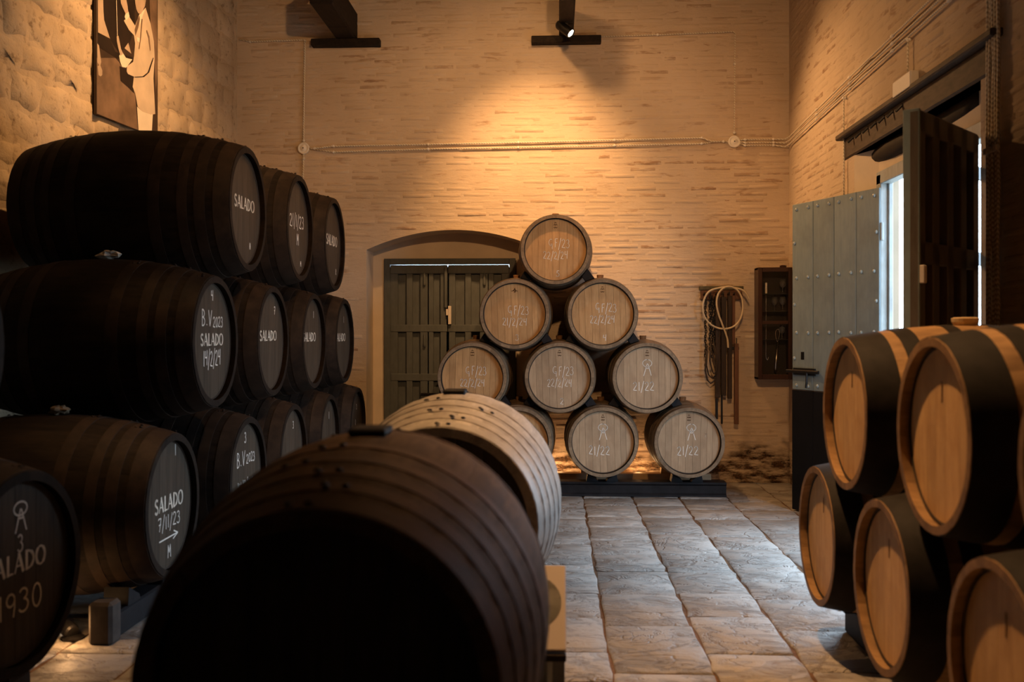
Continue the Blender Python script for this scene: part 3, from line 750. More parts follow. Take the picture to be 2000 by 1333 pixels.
# big foreground casks with their heads towards the viewer
FGh = [(.004, .05), (.085, .125), (.165, .205), (.25, .29), (.36, .40)]
FA = Cask('fga', 1.14, .4375, .350, .034, .06, 26, 7, FGh, dict(stave=M['brown_stave'], hoop=M['rust_hoop'], head=M['dark_head'], rivet=M['iron']))
FB = Cask('fgb', 1.14, .4375, .350, .034, .06, 26, 7, FGh, dict(stave=M['pale_stave'], hoop=M['pale_hoop'], head=M['dark_head'], rivet=M['iron']))
gfg = 'large casks lying in the middle of the aisle'
ca = FA.place((-.452, 2.42, .716), R(-90), 'large brown cask lying closest to the viewer, dark head facing forward', gfg, [], False, 'large_cask')
cb = FB.place((-.413, 4.09, .713), R(-90), 'large pale weathered cask lying behind the brown foreground cask', gfg, [], False, 'large_cask')
for c_, nm in ((ca, 'a'), (cb, 'b')):
    MB().box((-.06, -.045, 0), (.06, .045, .018), .005).build('bung_plate', M['black_wood'], c_, loc=(0, 0, .873))
for y, nm in ((2.42, 'brown foreground cask'), (4.09, 'pale weathered cask')):
    r = thing('cask_cradle', (-.43, y, 0), f'low dark timber cradle carrying the {nm}', 'cradle', 'timber cradles under the aisle casks')
    for sg in (-1, 1): MB().box((sg*.26-.045, -.5, 0), (sg*.26+.045, .5, .16), .008).build('rail', M['beam'], r)
    for yy in (-.34, .34):
        poly = [(-.34, .16), (.34, .16), (.34, .42)]
        rr = .4375-(.0875)*(yy*2/1.14)**2+.004
        for k in range(13):
            a = R(-38-(104)*k/12); poly.append((rr*math.cos(a), .716+rr*math.sin(a)))
        poly.append((-.34, .42))
        MB().prism(poly, lambda p: (p[0], yy-.035, p[1]), lambda p: (p[0], yy+.035, p[1])).build('saddle', M['beam'], r)

# new oak barrels with black hoops by the doorway
NW = Cask('new', .95, .35, .300, .027, .036, 22, 7, [(.003, .125), (.17, .235), (.36, .41)], dict(stave=M['new_stave'], hoop=M['black_hoop'], head=M['new_head'], rim=M['new_rim']), rivets=False)
gn = 'new oak barrels with black hoops by the doorway'
crack = lambda: [('head_crack', M['brand'], [(-.004, .10), (.004, .10), (.006, .16), (-.003, .17)], [(0, 1, 2, 3)])]
for hx, y, z, lab in ((1.139, 4.00, 1.08, 'new oak barrel with black hoops, farthest of the upper tier'), (1.146, 3.10, 1.085, 'new oak barrel with black hoops in the middle of the upper tier'),
                      (1.14, 2.21, 1.08, 'new oak barrel cut off by the picture edge in the upper tier'), (1.139, 4.42, .51, 'new oak barrel low beside the floor, farthest of the lower tier'),
                      (1.125, 3.52, .515, 'new oak barrel in the middle of the lower tier'), (1.13, 2.63, .51, 'new oak barrel at the bottom picture edge in the lower tier'),
                      (1.13, 1.75, .51, 'new oak barrel of the lower tier standing outside the frame')):
    b_ = NW.place((hx+.475, y, z), R(180), lab, gn, crack(), False, 'new_oak_barrel')
    MB().lathe([(.035, -.01), (.05, .012), (.052, .026), (.04, .03), (0, .03)], 18, 'z').build('bung', plain('pale_silicone', (.6, .45, .26), .5), b_, loc=(0, 0, .70))
for x, w in ((1.40, 'aisle side'), (1.86, 'wall side')):
    tag(MB().box((x-.05, 1.3, 0), (x+.05, 4.72, .14), .01).build('skid_beam', M['black_wood']), f'dark timber skid under the new oak barrels, {w}', 'beam')
for y, nm in ((4.42, 'the farthest lower new barrel'), (3.52, 'the middle lower new barrel'), (2.63, 'the lower new barrel at the picture edge'), (1.75, 'the unseen lower new barrel')):
    for sg in (-1, 1):
        wedge('barrel_chock', M['black_wood'], (1.36, y+sg*.17, .14), .14, .075, .13, .3, f'black chock under {nm}, ' + ('near side' if sg < 0 else 'far side'), 'chock', 'black chocks under the new barrels', R(90) if sg < 0 else R(-90))

# ------------------------------------------------------------------ grey double door in the arched recess
d1 = thing('door_1', ((DX0+DX1)/2, YB+T, 0), 'grey green panelled double door inside the arched recess', 'door', kind='structure')
wd = (DX1-DX0)/2
fm = MB().box((-wd-.02, -.03, 0), (-wd+.04, .06, DZ+.02), .004).build('door_frame', M['grey_door'], d1)
MB().box((wd-.04, -.03, 0), (wd+.02, .06, DZ+.02), .004).build('door_frame', M['grey_door'], d1)
MB().box((-wd+.04, -.03, DZ-.038), (wd-.04, .06, DZ+.02), .004).build('door_frame', M['grey_door'], d1)
lt = DZ-.0435
for sg in (-1, 1):
    a, b = (-wd+.045, -.022) if sg < 0 else (-.016, wd-.045)
    lf = MB().box((a, .018, .02), (b, .03, lt-.01)).build('leaf', M['grey_door'], d1)
    def bar(x0, x1, z0, z1, y0=-.02, nm='rail'): MB().box((x0, y0, z0), (x1, .03, z1), .004).build(nm, M['grey_door'], lf)
    w_ = b-a
    bar(a, b, lt-.085, lt, -.024); bar(a, b, .02, .14)
    zz = [lt-.62, lt-1.10, lt-1.58]
    for z_ in zz: bar(a, b, z_-.035, z_+.035)
    for fx, ww in ((.045, .09), (.33, .06), (.60, .09), (.66, .05) if False else (.70, .06), (.955, .09)):
        bar(a+w_*fx-ww/2, a+w_*fx+ww/2, .02, lt-.02, -.016, 'stile')
    mid = a+w_*.60
    for z_ in (lt-.2, lt-.8): MB().lathe([(.011, 0), (.014, .015), (.011, .09), (.005, .13), (0, .135)], 8, 'z').build('hinge', M['grey_door'], lf, loc=(mid, -.028, z_))
MB().box((-.05, -.045, lt-.42), (-.02, -.015, lt-.02), .004).build('bolt', M['grey_door'], d1)
MB().box((-.012, -.05, 1.48), (.018, -.02, 1.66), .003).box((-.032, -.045, 1.57), (-.012, -.02, 1.63)).build('contact_sensor', M['plastic'], d1)
MB().box((-.28, -.045, .79), (.12, -.025, .81), .003).build('latch_bar', M['iron'], d1)

# ------------------------------------------------------------------ side doorway
def leaf_root(name, hinge, free, label):
    d = Vector((free[0]-hinge[0], free[1]-hinge[1], 0)); L_ = d.length
    o = thing(name, (hinge[0], hinge[1], 0), label, 'door', kind='structure'); o.rotation_euler = (0, 0, math.atan2(d.y, d.x)); return o, L_
# blue leaf: local x runs from hinge to free edge, visible face is local +y
b1, LB = leaf_root('door_2', (2.262, 6.985), (1.882, 7.935), 'blue grey studded plank door leaf with a black foot, swung open')
pl = [(.012, .255), (.259, .505), (.509, .755), (.759, LB)]
for x0, x1 in pl:
    p = MB().box((x0, -.02, .955), (x1, .022, 2.405), .005).build('plank', M['blue_door'], b1)
    MB().box((x0-.001, -.02, .012), (x1+.001, .023, .951), .002).build('plank', M['black_paint'], b1)
    st = MB().lathe([(.014, 0), (.0125, .007), (.006, .011), (0, .012)], 10, 'y').mesh('stud', True)
    for z_ in (2.36, 1.83, 1.40, .99):
        for fx in (.22, .78): ob('stud', st, M['stud'], p, loc=(x0+(x1-x0)*fx, .021, z_+rnd.uniform(-.006, .006)))
    if x1 > .9 or x0 < .1:
        for z_ in (2.10, 1.62, 1.2): ob('stud', st, M['stud'], p, loc=((x1-.03) if x1 > .9 else x0+.03, .021, z_))
bl = MB().box((LB-.36, .03, 1.085), (LB+.05, .05, 1.11), .005).box((LB-.30, .022, 1.07), (LB-.03, .034, 1.125)).build('bolt', M['iron'], b1)
MB().tube([(LB-.22, .045, 1.09), (LB-.225, .05, 1.02), (LB-.22, .052, .975)], .009, 8).build('bolt_handle', M['iron'], bl)
MB().box((LB-.155, .0215, 1.19), (LB-.115, .0235, 1.25)).build('keyhole', M['black_paint'], b1)
MB().box((.02, -.055, .3), (LB-.02, -.02, .42), .004).box((.02, -.055, 1.9), (LB-.02, -.02, 2.02), .004).build('rear_ledge', M['dark_door'], b1)
# panelled leaf: visible face is local -y side towards the viewer
b2, LP = leaf_root('door_3', (2.078, 5.139), (1.568, 4.54), 'dark panelled door leaf swung open, seen from its inner side')
pan = MB().box((.01, -.004, .012), (LP, .02, 2.39)).build('back_boards', M['dark_door'], b2)
sd = 1
def bar2(x0, x1, z0, z1, nm): MB().box((x0, .02, z0), (x1, .062, z1), .004).build(nm, M['dark_door'], b2)
for k, z_ in enumerate((.10, .62, 1.20, 1.76, 2.345)): bar2(.01, LP, z_-.05, z_+.05, 'rail')
for fx in (.05, .275, .5, .735, .955): bar2(LP*fx-.04, LP*fx+.04, .05, 2.39, 'stile')
MB().box((LP-.012, -.01, .012), (LP+.004, .064, 2.40), .003).build('edge_strip', M['blue_door'], b2)
MB().box((LP-.03, .062, 1.62), (LP+.002, .085, 1.70), .003).build('contact_sensor', M['plastic'], b2)
for z_ in (2.22, 1.78, 1.24, .55): MB().box((-.21, .012, z_-.035), (.10, .022, z_+.035), .003).build('strap_hinge', M['iron'], b2)
# door frame
fr_ = thing('trim_1', (XR, 0, 0), 'pale grey painted timber frame around the open doorway', 'door frame', kind='structure')
MB().box((.075, 6.99, 0), (.155, 7.08, 2.50), .005).box((.125, 6.965, 0), (.155, 6.992, 2.45), .004).build('jamb', M['frame_paint'], fr_)
MB().box((.095, 5.19, 0), (.155, 5.25, 2.50), .005).build('jamb', M['frame_paint'], fr_)
MB().box((.075, 5.19, 2.43), (.155, 7.08, 2.52), .005).build('head_rail', M['frame_paint'], fr_)
for z_ in (.4, 1.25, 2.1): MB().lathe([(.012, -.06), (.012, .06)], 10, 'z').build('hinge', M['frame_paint'], fr_, loc=(.085, 6.985, z_))
# lintel
lt_ = thing('lintel', (XR, 0, 2.69), 'old dark timber lintel with pegs above the open doorway', 'lintel')
MB().box((-.012, 4.96, .0), (.20, 7.58, .16), .012).build('beam', M['lintel'], lt_)
MB().box((-.06, 4.93, .155), (.10, 7.62, .195), .008).build('ledge', M['lintel'], lt_)
pts = [(.12+.02*math.sin(i*.7), 5.42+i*.19, -.035-.02*math.sin(i/10*math.pi)) for i in range(11)]
MB().tube(pts, [.05, .065, .07, .07, .072, .07, .07, .07, .065, .06, .045], 12).build('log', M['beam'], lt_, True)
for k in range(7): MB().tube([(-.012, 6.3+.17*k, .13), (-.05, 6.3+.17*k+.01, .09)], .009, 6).build('peg', M['iron'], lt_)

# ------------------------------------------------------------------ wall fittings
def cable(name, pts, label, knobs=(), r=.0078, ndir=(0, -1, 0)):
    # dense polyline
    P_ = [Vector(p) for p in pts]; Q = []
    for i in range(len(P_)-1):
        k = max(1, int((P_[i+1]-P_[i]).length/.15))
        for j in range(k): Q.append(P_[i].lerp(P_[i+1], j/k))
    Q.append(P_[-1])
    rt = thing(name, P_[0], label, 'cable', 'twisted cables on the walls')
    MB().tube([q-P_[0] for q in Q], r, 6).build('cord', M['cable'], rt, True)
    nd = Vector(ndir)
    km = MB().lathe([(.012, 0), (.012, .012), (.008, .016), (.013, .02), (.010, .028), (0, .029)], 10, 'z').mesh('knob', True)
    for k in knobs:
        o = ob('knob', km, M['ceramic'], rt); o.location = Vector(k)-P_[0]-nd*.018; o.rotation_euler = nd.to_track_quat('Z', 'Y').to_euler()
    return rt
yb = YB-.024
def jbox(x, z, label):
    r = thing('junction_box', (x, YB-.004, z), label, 'junction box', 'round white junction boxes')
    r.rotation_euler = (R(90), 0, 0)
    MB().lathe([(.055, 0), (.056, .025), (.045, .034), (.043, .030), (.025, .034), (.023, .038), (0, .040)], 28, 'z').build('cover', M['ceramic'], r, True)
    MB().lathe([(.006, .04), (.006, .042), (0, .042)], 8, 'z').build('screw', M['iron'], r)
jbox(-2.385, 3.147, 'round white junction box above the dark casks'); jbox(1.66, 3.176, 'round white junction box near the wall corner by the blue door')
cable('twisted_cable', [(-3.0, yb, 4.19), (-2.9, yb, 4.165), (-2.375, yb, 4.175), (-2.372, yb, 4.15), (-2.385, yb, 3.2)], 'twisted cable dropping from the stone wall corner to the first junction box', [(-2.9, yb, 4.165), (-2.372, yb, 4.17), (-2.385, yb, 3.22)])
cable('twisted_cable', [(-2.385, yb, 3.10), (-2.39, yb, 2.7), (-2.39, yb, 1.9)], 'twisted cable running down behind the top tier casks', [(-2.385, yb, 3.05)])
cable('twisted_cable', [(-2.33, yb, 3.145), (-2.28, yb, 3.145), (-2.1, yb, 3.165), (-1.2, yb, 3.175), (-.35, yb, 3.185), (.55, yb, 3.20), (1.36, yb, 3.215), (1.45, yb, 3.18), (1.6, yb, 3.177)], 'upper of the two parallel cables between the junction boxes', [(-2.28, yb, 3.145), (-2.1, yb, 3.165), (-1.2, yb, 3.175), (-.35, yb, 3.185), (.55, yb, 3.20), (1.36, yb, 3.215), (1.56, yb, 3.178)])
cable('twisted_cable', [(-2.28, yb, 3.135), (-2.1, yb, 3.11), (-1.2, yb, 3.13), (-.35, yb, 3.138), (.55, yb, 3.15), (1.36, yb, 3.16), (1.45, yb, 3.172)], 'lower of the two parallel cables between the junction boxes', [(-2.1, yb, 3.11), (-1.2, yb, 3.13), (-.35, yb, 3.138), (.55, yb, 3.15), (1.36, yb, 3.16)])
cable('twisted_cable', [(.17, yb-.03, 4.168), (.25, yb-.045, 4.165), (.45, yb, 4.17), (.95, yb, 4.18), (1.655, yb, 4.20), (1.668, yb, 4.18), (1.66, yb, 3.24)], 'thin cable from the corbel spotlight down to the second junction box', [(.95, yb, 4.18), (1.665, yb, 3.9), (1.66, yb, 3.26)], .005)
xr = XR-.024
zz0 = [(3.195, 3.19), (3.165, 3.155), (3.14, 3.12)]
nmz = ['top', 'middle', 'bottom']
# three cables pass the corner and climb towards the viewer along the side wall
tops = [(4.96, 4.16), (5.10, 4.09), (5.22, 4.07)]
for k in range(3):
    za, zb = zz0[k]
    side = [(XR-.05, YB-.05, zb)]
    pts = [(1.70, yb, 3.176+(.012-.012*k)), (1.76, yb, za), (2.02, yb, za), (XR-.05, YB-.04, zb), (xr, YB-.15, zb+.01)]
    for j in range(1, 6): pts.append((xr, YB-.15-(YB-.15-4.6)*j/5, zb+.008+(.031-.004*k)*j+.006*math.sin(j)))
    cable('twisted_cable', pts, f'{nmz[k]} of three cables turning the corner above the blue door', [pts[1], pts[2]]+[(xr, p[1], p[2]) for p in pts[5:]] if k < 3 else [], .0065, (0, -1, 0) if False else (0, -1, 0))
cable('twisted_cable', [(xr, 7.52, 3.15), (xr, 7.52, 3.0), (xr, 7.515, 2.41)], 'cable dropping down the side wall in front of the lintel end', [(xr, 7.52, 3.15)], .0055, (-1, 0, 0))
cable('twisted_cable', [(xr, 6.17, 3.20), (xr, 6.17, 3.1), (xr, 6.17, 2.98)], 'short cable dropping to the white emergency light', [(xr, 6.17, 3.19)], .0055, (-1, 0, 0))
eb = thing('emergency_light', (XR, 6.18, 2.865), 'white box shaped emergency light above the doorway lintel', 'light fitting')
MB().box((-.062, -.155, 0), (-.006, .155, .10), .006).build('housing', M['plastic'], eb)
MB().box((-.060, -.14, -.004), (-.012, .14, .0)).build('diffuser', M['ceramic'], eb)
# bundle of cords beside the doorway
gc = 'cords hanging side by side next to the doorway'
for k in range(5):
    y_ = 5.03-.03*k
    r = thing('rope', (XR-.03, y_, .6), ['cord in the bundle closest to the open doorway', 'second cord of the bundle from the open doorway', 'middle cord of the bundle beside the doorway', 'fourth cord of the bundle from the open doorway', 'cord in the bundle farthest from the open doorway'][k], 'cord', gc)
    MB().tube([(rnd.uniform(-.004, .004), rnd.uniform(-.005, .005), z_*.3) for z_ in range(0, 14)], .0085, 6).build('cord', M['cable'], r, True)
    MB().lathe([(.013, 0), (.014, .02), (.010, .03), (0, .03)], 8, 'z').build('clamp', M['ceramic'], r, loc=(-.012, 0, 1.68))

# corbels and spotlight
def corbel(x, w, label):
    r = thing('ceiling_corbel', (x, YB, 4.10), label, 'corbel', 'dark timber corbels on the end wall')
    MB().box((-.325, -.09, 0), (.325, .03, .068), .006).build('wall_pad', M['beam'], r)
    MB().box((-w/2, -1.05, .075), (w/2, .02, .33), .012).build('beam', M['beam'], r)
    MB().box((-w/2+.01, -.42, .068), (w/2-.01, .01, .10), .008).build('bearing_block', M['beam'], r)
    return r
c1 = corbel(-1.975, .20, 'dark timber corbel on a wall pad above the casks')
MB().prism([(-.9, .33), (-.75, .33), (-.05, .60), (-.05, .75)], lambda p: (-.1-.05, p[0], p[1]), lambda p: (-.1, p[0], p[1])).build('brace', M['beam'], c1)
corbel(.10, .135, 'narrow dark timber corbel carrying the small spotlight')
sp = thing('spotlight', (.10, 8.93, 4.17), 'small black cylinder spotlight under the narrow timber corbel', 'lamp')
MB().box((-.012, -.012, -.05), (.012, .012, .02)).build('bracket', M['iron'], sp)
aim = (Vector((2.15, 7.7, 2.1))-Vector((.10, 8.93, 4.10))).normalized()
hs_ = MB().lathe([(.030, -.12), (.044, -.10), (.044, .06), (.038, .062), (.036, .045)], 20, 'z').build('housing', M['iron'], sp, True, loc=(0, 0, -.06)); hs_.rotation_euler = aim.to_track_quat('Z', 'Y').to_euler()
MB().lathe([(0, .05), (.036, .05)], 20, 'z').build('lens', M['lens'], hs_)
spot('corbel_spot', Vector((.10, 8.93, 4.11))+aim*.09, (2.15, 7.6, 2.1), 260, 95, 1.0, .035)

# ------------------------------------------------------------------ photograph on the stone wall
PN = thing('wall_photograph', (0, 0, 0), 'tall sepia photograph of a man in a pale suit hung on the stone wall', 'picture')
py0 = 6.83; PN.location = (xl(py0)+.035, py0, 2.93); PN.rotation_euler = (0, 0, -ang)
PH = 1.55
MB().box((-.012, 0, 0), (.012, .885, PH), .003).build('panel', print_mat('photo_dark_ground', (.055, .034, .022), .3, 4), PN)
C_ = dict(mid=print_mat('photo_mid_tone', (.20, .13, .085), .35, 6), lt=print_mat('photo_light_tone', (.50, .38, .27), .15, 5), dk=print_mat('photo_black_tone', (.022, .014, .010), .3, 9), suit=print_mat('photo_suit_tone', (.66, .53, .39), .12, 5), wh=print_mat('photo_white_tone', (.85, .74, .58), .06, 6), skin=print_mat('photo_skin_tone', (.52, .38, .27), .15, 9))
SH = [
 ('floor_area', 'mid', [(0.0, .392), (.246, .459), (.51, .376), (.571, .003), (.003, .003)]),
 ('pale_wall_area', 'lt', [(.005, 1.5), (.12, 1.5), (.083, .825), (.094, .689), (.173, .579), (.016, .576)]),
 ('cask_area', 'dk', [(.083, .825), (.10, 1.1), (.18, 1.35), (.42, 1.4), (.52, 1.2), (.525, .778), (.45, .623), (.376, .556), (.289, .516), (.183, .569), (.114, .659), (.088, .739)]),
 ('plinth_area', 'dk', [(.016, .576), (.176, .57), (.246, .504), (.495, .532), (.495, .497), (.26, .463), (.04, .476), (.016, .483)]),
 ('gap_area', 'lt', [(.373, .566), (.427, .621), (.472, .552)]),
 ('other_sleeve', 'lt', [(.005, .495), (.027, .486), (.056, .378), (.04, .344), (.005, .364)]),
 ('other_hand', 'lt', [(.008, .336), (.04, .355), (.069, .323), (.069, .29), (.047, .275), (.02, .277)]),
 ('shadow_area', 'dk', [(.303, .415), (.495, .419), (.51, .267), (.42, .292), (.318, .312)]),
 ('door_jamb_area', 'mid', [(.697, 1.5), (.86, 1.5), (.874, .517), (.844, .347), (.811, .744), (.762, .874)]),
 ('jacket', 'suit', [(.684, .966), (.762, .866), (.814, .745), (.827, .619), (.807, .452), (.837, .182), (.762, .16), (.634, .155), (.564, .178), (.525, .271), (.489, .309), (.507, .391), (.42, .388), (.402, .403), (.408, .442), (.495, .497), (.51, .547), (.525, .645), (.507, .702), (.435, .719), (.361, .766), (.438, .82), (.525, .778), (.587, .883)]),
 ('trousers', 'wh', [(.553, .176), (.634, .156), (.762, .162), (.797, .171), (.778, .004), (.575, .004)]),
 ('shirt', 'wh', [(.684, .963), (.634, .882), (.59, .798), (.584, .874)]),
 ('tie', 'mid', [(.59, .876), (.596, .847), (.571, .776), (.528, .701), (.516, .744), (.564, .844)]),
 ('face', 'skin', [(.515, 1.0), (.53, 1.08), (.60, 1.14), (.68, 1.12), (.69, 1.03), (.673, .974), (.61, .892), (.571, .886), (.541, .907), (.528, .943)]),
 ('cuff', 'wh', [(.427, .852), (.441, .821), (.393, .777), (.37, .795), (.383, .822)]),
 ('raised_hand', 'skin', [(.312, .93), (.34, .98), (.38, .96), (.413, .889), (.423, .848), (.385, .823), (.339, .858), (.315, .88)]),
 ('hand', 'wh', [(.292, .487), (.332, .529), (.39, .499), (.48, .512), (.408, .442), (.39, .426), (.332, .418), (.303, .452)]),
 ('glass', 'lt', [(.257, .62), (.282, .631), (.318, .547), (.347, .517), (.31, .492), (.282, .537), (.26, .584)]),
 ('pocket_square', 'wh', [(.545, .698), (.571, .702), (.603, .701), (.59, .67), (.553, .669)]),
 ('sleeve_fold', 'dk', [(.507, .389), (.634, .425), (.713, .476), (.794, .61), (.807, .613), (.737, .482), (.657, .426), (.525, .389)]),
 ('sleeve_fold', 'mid', [(.70, .80), (.74, .76), (.76, .66), (.75, .65), (.725, .74), (.69, .79)]),
 ('lapel_fold', 'mid', [(.62, .86), (.60, .72), (.575, .62), (.585, .62), (.612, .72), (.632, .86)]),
 ('wine_stream', 'wh', [(.246, .94), (.252, .94), (.268, .628), (.262, .625)]),
]
for i, (nm, c_, poly) in enumerate(SH):
    z_ = .0124+.00025*(i+1)
    MB().add([(z_, a, b) for a, b in poly], [tuple(range(len(poly)))]).build(nm, C_[c_], PN)

# ------------------------------------------------------------------ tools on the end wall
tr_ = thing('tool_rack', (1.54, YB, 1.70), 'wooden peg rack on the end wall hung with chains and poles', 'rack')
MB().box((-.205, -.035, .095), (.205, -.005, .132), .004).build('top_board', M['green_wood'], tr_)
MB().box((-.19, -.05, .005), (.19, -.005, .09), .006).build('rail', M['pole_red'], tr_)
for k in range(7): MB().tube([(-.165+.055*k, -.045, .05), (-.165+.055*k, -.10, .065)], .008, 7).build('peg', M['iron'], tr_)
ty = YB-.095
poles = [('wooden_pole', 1.495, 1.735, .80, .021, 'pole', 'dark squared pole hanging third from the hose end of the rack'), ('wooden_pole', 1.55, 1.73, .82, .024, 'pole', 'thick dark pole hanging under the middle of the rack'),
         ('wooden_pole', 1.605, 1.74, .79, .019, 'pole', 'dark pole hanging just beyond the middle of the rack'), ('wooden_lath', 1.665, 1.30, .555, .019, 'pole_red', 'reddish wooden lath hanging lowest at the cabinet end of the rack'),
         ('iron_rod', 1.535, 1.70, .555, .008, 'iron', 'thin iron rod reaching lowest between the dark poles'), ('iron_bar', 1.487, .79, .60, .011, 'iron', 'short iron bar hanging below the first dark pole')]
for nm, x, z1, z0, r_, m_, lab in poles:
    o = thing(nm, (x, ty+rnd.uniform(-.012, .012), z0), lab, 'pole', 'poles hung on the tool rack')
    lean = rnd.uniform(-.006, .006)
    MB().add([], []).box((-r_, -r_, 0), (r_, r_, z1-z0), .003).build('shaft', M[m_], o)
    MB().tube([(0, -.004, z1-z0-.01), (0, -.012, z1-z0+.03), (0, .0, z1-z0+.05)], .004, 6).build('hook', M['iron'], o)
o = thing('wooden_lath', (1.64, ty, 1.30), 'short reddish strip hanging beside the hose loop', 'pole', 'poles hung on the tool rack')
MB().box((-.014, -.01, 0), (.014, .01, .44), .003).build('shaft', M['pole_red'], o); MB().box((-.02, -.014, -.06), (.05, .014, -.03), .003).build('hook', M['iron'], o)
lk = MB(); pts = [(.009*math.cos(a)+0, 0, .016*math.sin(a)) for a in [2*math.pi*i/8 for i in range(9)]]
lk.tube(pts, .0045, 5, False); link = lk.mesh('link', True)
for x, z0, lab in ((1.385, 1.10, 'chain hanging at the outer end of the tool rack'), (1.425, 1.25, 'chain hanging second along the tool rack'), (1.445, 1.18, 'chain hanging third along the tool rack'), (1.468, 1.28, 'chain hanging next to the first dark pole')):
    r = thing('iron_chain', (x, ty, z0), lab, 'chain', 'iron chains on the tool rack')
    k = 0; z_ = z0
    while z_ < 1.74:
        ob('link', link, M['iron'], r, loc=(.004*math.sin(k), 0, z_-z0), rot=(0, 0, R(90) if k % 2 else R(10))); z_ += .022; k += 1
for k, (x0, x1, zlo, lab) in enumerate(((1.39, 1.47, .93, 'dark leather strap looped widest below the chains'), (1.40, 1.48, .98, 'dark leather strap looped in the middle below the chains'), (1.43, 1.48, 1.02, 'dark leather strap looped highest below the chains'))):
    pts = [(x0, 0, .30), (x0-.01, 0, .12), (x0+.01, 0, .03), ((x0+x1)/2, 0, 0), (x1, 0, .03), (x1+.01, 0, .15), (x1-.03, 0, .30)]
    o = MB().tube([(p[0]-x0, p[1]-.01*k, p[2]) for p in pts], .007, 6).build('leather_strap', M['strap'], None, True, loc=(x0, ty-.01, zlo)); tag(o, lab, 'strap', 'leather straps on the tool rack')
def cr(P_, k=10):
    out = []; n_ = len(P_)
    for i in range(n_-1):
        p0, p1, p2, p3 = [Vector(P_[max(0, min(n_-1, j))]) for j in (i-1, i, i+1, i+2)]
        for j in range(k):
            t = j/k; out.append(.5*((2*p1)+(-p0+p2)*t+(2*p0-5*p1+4*p2-p3)*t*t+(-p0+3*p1-3*p2+p3)*t**3))
    out.append(Vector(P_[-1])); return out
import math as _m
hp = [(1.775, 1.70), (1.745, 1.76), (1.70, 1.795), (1.60, 1.815), (1.50, 1.81), (1.40, 1.77), (1.352, 1.66), (1.365, 1.55), (1.43, 1.47), (1.52, 1.435), (1.62, 1.45), (1.69, 1.52), (1.715, 1.63), (1.70, 1.73), (1.65, 1.80), (1.57, 1.82), (1.50, 1.77), (1.475, 1.68), (1.49, 1.58), (1.525, 1.48), (1.555, 1.40), (1.575, 1.33), (1.58, 1.26)]
pts = cr([(x-1.54, -.02-.0006*i, z-1.26) for i, (x, z) in enumerate(hp)], 6)
tag(MB().tube(pts, .0085, 8).build('rubber_hose', M['hose'], None, True, loc=(1.54, ty-.035, 1.26)), 'cream rubber hose looped over the tool rack', 'hose')

# glazed cabinet
cz0, cz1, cx0, cx1, cd = .972, 1.995, 1.849, 2.155, .19
cb_ = thing('display_cabinet', ((cx0+cx1)/2, YB, cz0), 'dark glazed mahogany wall cabinet in the corner beside the blue door', 'cabinet')
hw = (cx1-cx0)/2; hh = cz1-cz0
MB().box((-hw, -.02, 0), (hw, -.006, hh)).build('back', M['cab_back'], cb_)
for x in (-hw, hw-.018): MB().box((x, -cd+.02, 0), (x+.018, -.02, hh)).build('side', M['cabinet'], cb_)
for z_, nm in ((0, 'bottom'), (hh-.018, 'top')): MB().box((-hw, -cd+.02, z_), (hw, -.02, z_+.018)).build(nm, M['cabinet'], cb_)
for z_ in (.36, .62, .78): MB().box((-hw+.018, -cd+.05, z_), (hw-.018, -.02, z_+.006)).build('shelf', M['cab_back'], cb_)
dr = MB().box((-hw, -cd, 0), (-hw+.035, -cd+.02, hh), .003).box((hw-.035, -cd, 0), (hw, -cd+.02, hh), .003).box((-hw+.035, -cd, 0), (hw-.035, -cd+.02, .045), .003).box((-hw+.035, -cd, hh-.04), (hw-.035, -cd+.02, hh), .003).build('door', M['cabinet'], cb_)
MB().box((-hw+.035, -cd-.002, .505), (hw-.035, -cd+.02, .535), .003).build('muntin', M['cabinet'], dr)
for a, b in ((.045, .505), (.535, hh-.04)): MB().box((-hw+.035, -cd+.008, a), (hw-.035, -cd+.011, b)).build('pane', M['glass'], dr)
MB().lathe([(.03, 0), (.032, .02), (.018, .026), (0, .026)], 14, 'z').build('finial', M['cabinet'], cb_, loc=(.09, -.10, hh))
gw = MB().lathe([(.026, 0), (.026, .003), (.004, .006), (.004, .05), (.022, .065), (.029, .09), (.024, .13), (.0225, .13), (.0275, .09), (.020, .067), (0, .056)], 20, 'z').mesh('bowl', True)
for k, (z_, lab) in enumerate(((.626, 'stemmed tasting glass on the middle shelf of the wall cabinet'), (.786, 'stemmed tasting glass on the top shelf of the wall cabinet'), (.541-.04+.0, ''))):
    if not lab: continue
    for j, (dx, dy, w2) in enumerate(((.085, -.10, 'towards the door'), (.02, -.06, 'towards the chains'))):
        if j == 1 and k == 1: continue
        o = ob('tasting_glass', gw, M['glassware'], None, loc=((cx0+cx1)/2+dx, YB+dy, cz0+z_)); tag(o, lab+', '+w2, 'glass', 'tasting glasses in the cabinet')
o = ob('tasting_glass', gw, M['glassware'], None, loc=((cx0+cx1)/2+.08, YB-.1, cz0+.366)); tag(o, 'stemmed tasting glass on the lower shelf of the wall cabinet', 'glass', 'tasting glasses in the cabinet')
vn = thing('sampling_cup', ((cx0+cx1)/2+.035, YB-.14, cz0+.02), 'long handled sampling cup leaning inside the wall cabinet', 'tool')
MB().tube([(-.03, 0, 0), (.0, .02, .32)], [.012, .010], 8).build('shaft', M['steel'], vn, True)
MB().tube(cr([(.0, .02, .32), (-.018, .02, .37), (-.016, .02, .42), (.006, .02, .44), (.018, .02, .40), (.004, .02, .33)], 5), .0035, 6).build('loop', M['steel'], vn, True)
o = thing('hanging_tool', ((cx0+cx1)/2-.055, YB-.05, cz0+.30), 'slim steel tool with white handle hung in the cabinet top', 'tool')
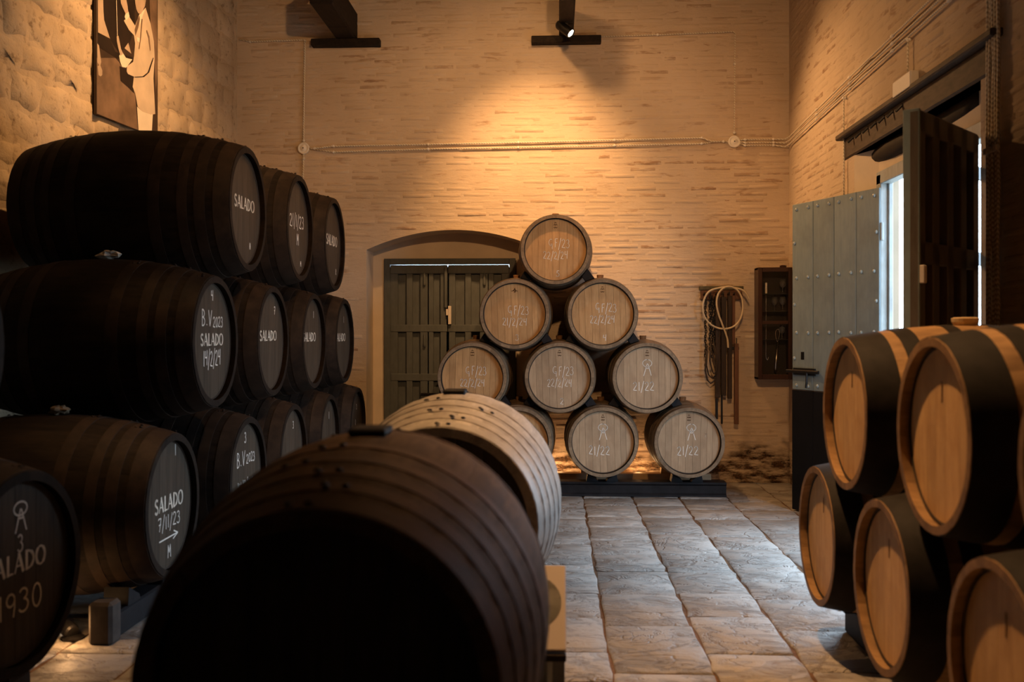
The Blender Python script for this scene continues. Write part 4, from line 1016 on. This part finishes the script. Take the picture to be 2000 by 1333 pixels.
MB().box((-.009, -.009, .49), (.009, .009, .59), .003).build('handle', M['ceramic'], o); MB().tube([(0, 0, .0), (0, 0, .5)], .003, 6).build('rod', M['steel'], o)
MB().tube(cr([(0, 0, 0), (0, 0, -.10), (.014, 0, -.125), (.02, 0, -.10)], 5), .003, 6).build('hook', M['steel'], o)

# ------------------------------------------------------------------ small things
st_ = thing('information_stand', (-.10, 3.28, 0), 'low stand with a pale printed board just past the brown cask', 'sign')
bd_ = MB().box((-.20, -.02, 0), (.135, .0, .31), .003).build('board', plain('pale_printed_board', (.52, .45, .42), .5, .4, 0, .05, 3, 0), st_, loc=(0, 0, .345), rot=(R(-42), 0, 0))
MB().lathe([(.0, -.0215), (.10, -.0215)], 28, 'y').build('round_print', plain('grey_print', (.30, .29, .27), .5, .4, 0, .25, 7, 0), bd_, loc=(.02, 0, .17))
MB().box((-.20, -.022, .322), (.135, .010, .345), .003).build('lower_rail', M['beam'], st_)
MB().box((.07, -.012, 0), (.09, .012, .325), .003).build('post', M['frame_paint'], st_)
MB().box((-.20, -.002, .02), (.13, .004, .322)).build('lower_panel', plain('grey_lower_panel', (.12, .12, .125), .6, .3, 0, .5, 7, .1), st_)
def crumple(name, loc, s_, mat, label, cat):
    V = []; F = []; n_ = 12; m2 = 7; rr = random.Random(len(label))
    for i in range(m2+1):
        th = math.pi*i/m2
        for k in range(n_):
            a = 2*math.pi*k/n_; q = 1+rr.uniform(-.3, .35)
            V.append((s_[0]*q*math.sin(th)*math.cos(a), s_[1]*q*math.sin(th)*math.sin(a), s_[2]*q*math.cos(th)))
    for i in range(m2):
        for k in range(n_): F.append((i*n_+k, (i+1)*n_+k, (i+1)*n_+(k+1) % n_, i*n_+(k+1) % n_))
    return tag(ob(name, me(name, V, F), mat, None, loc=loc), label, cat)
cl = plain('off_white_cloth', (.55, .48, .40), .9, .1, 0, .2, 20, .4)
crumple('bung_cloth', (-2.42, 5.30, 1.82), (.06, .05, .022), cl, 'crumpled pale cloth on the bung of the middle tier cask numbered 4', 'cloth')
crumple('bung_cloth', (-2.46, 4.84, 1.012), (.048, .048, .022), plain('brown_cloth', (.20, .15, .10), .9, .1, 0, .3, 25, .4), 'crumpled brown cloth on the bung of the arrow-marked cask', 'cloth')
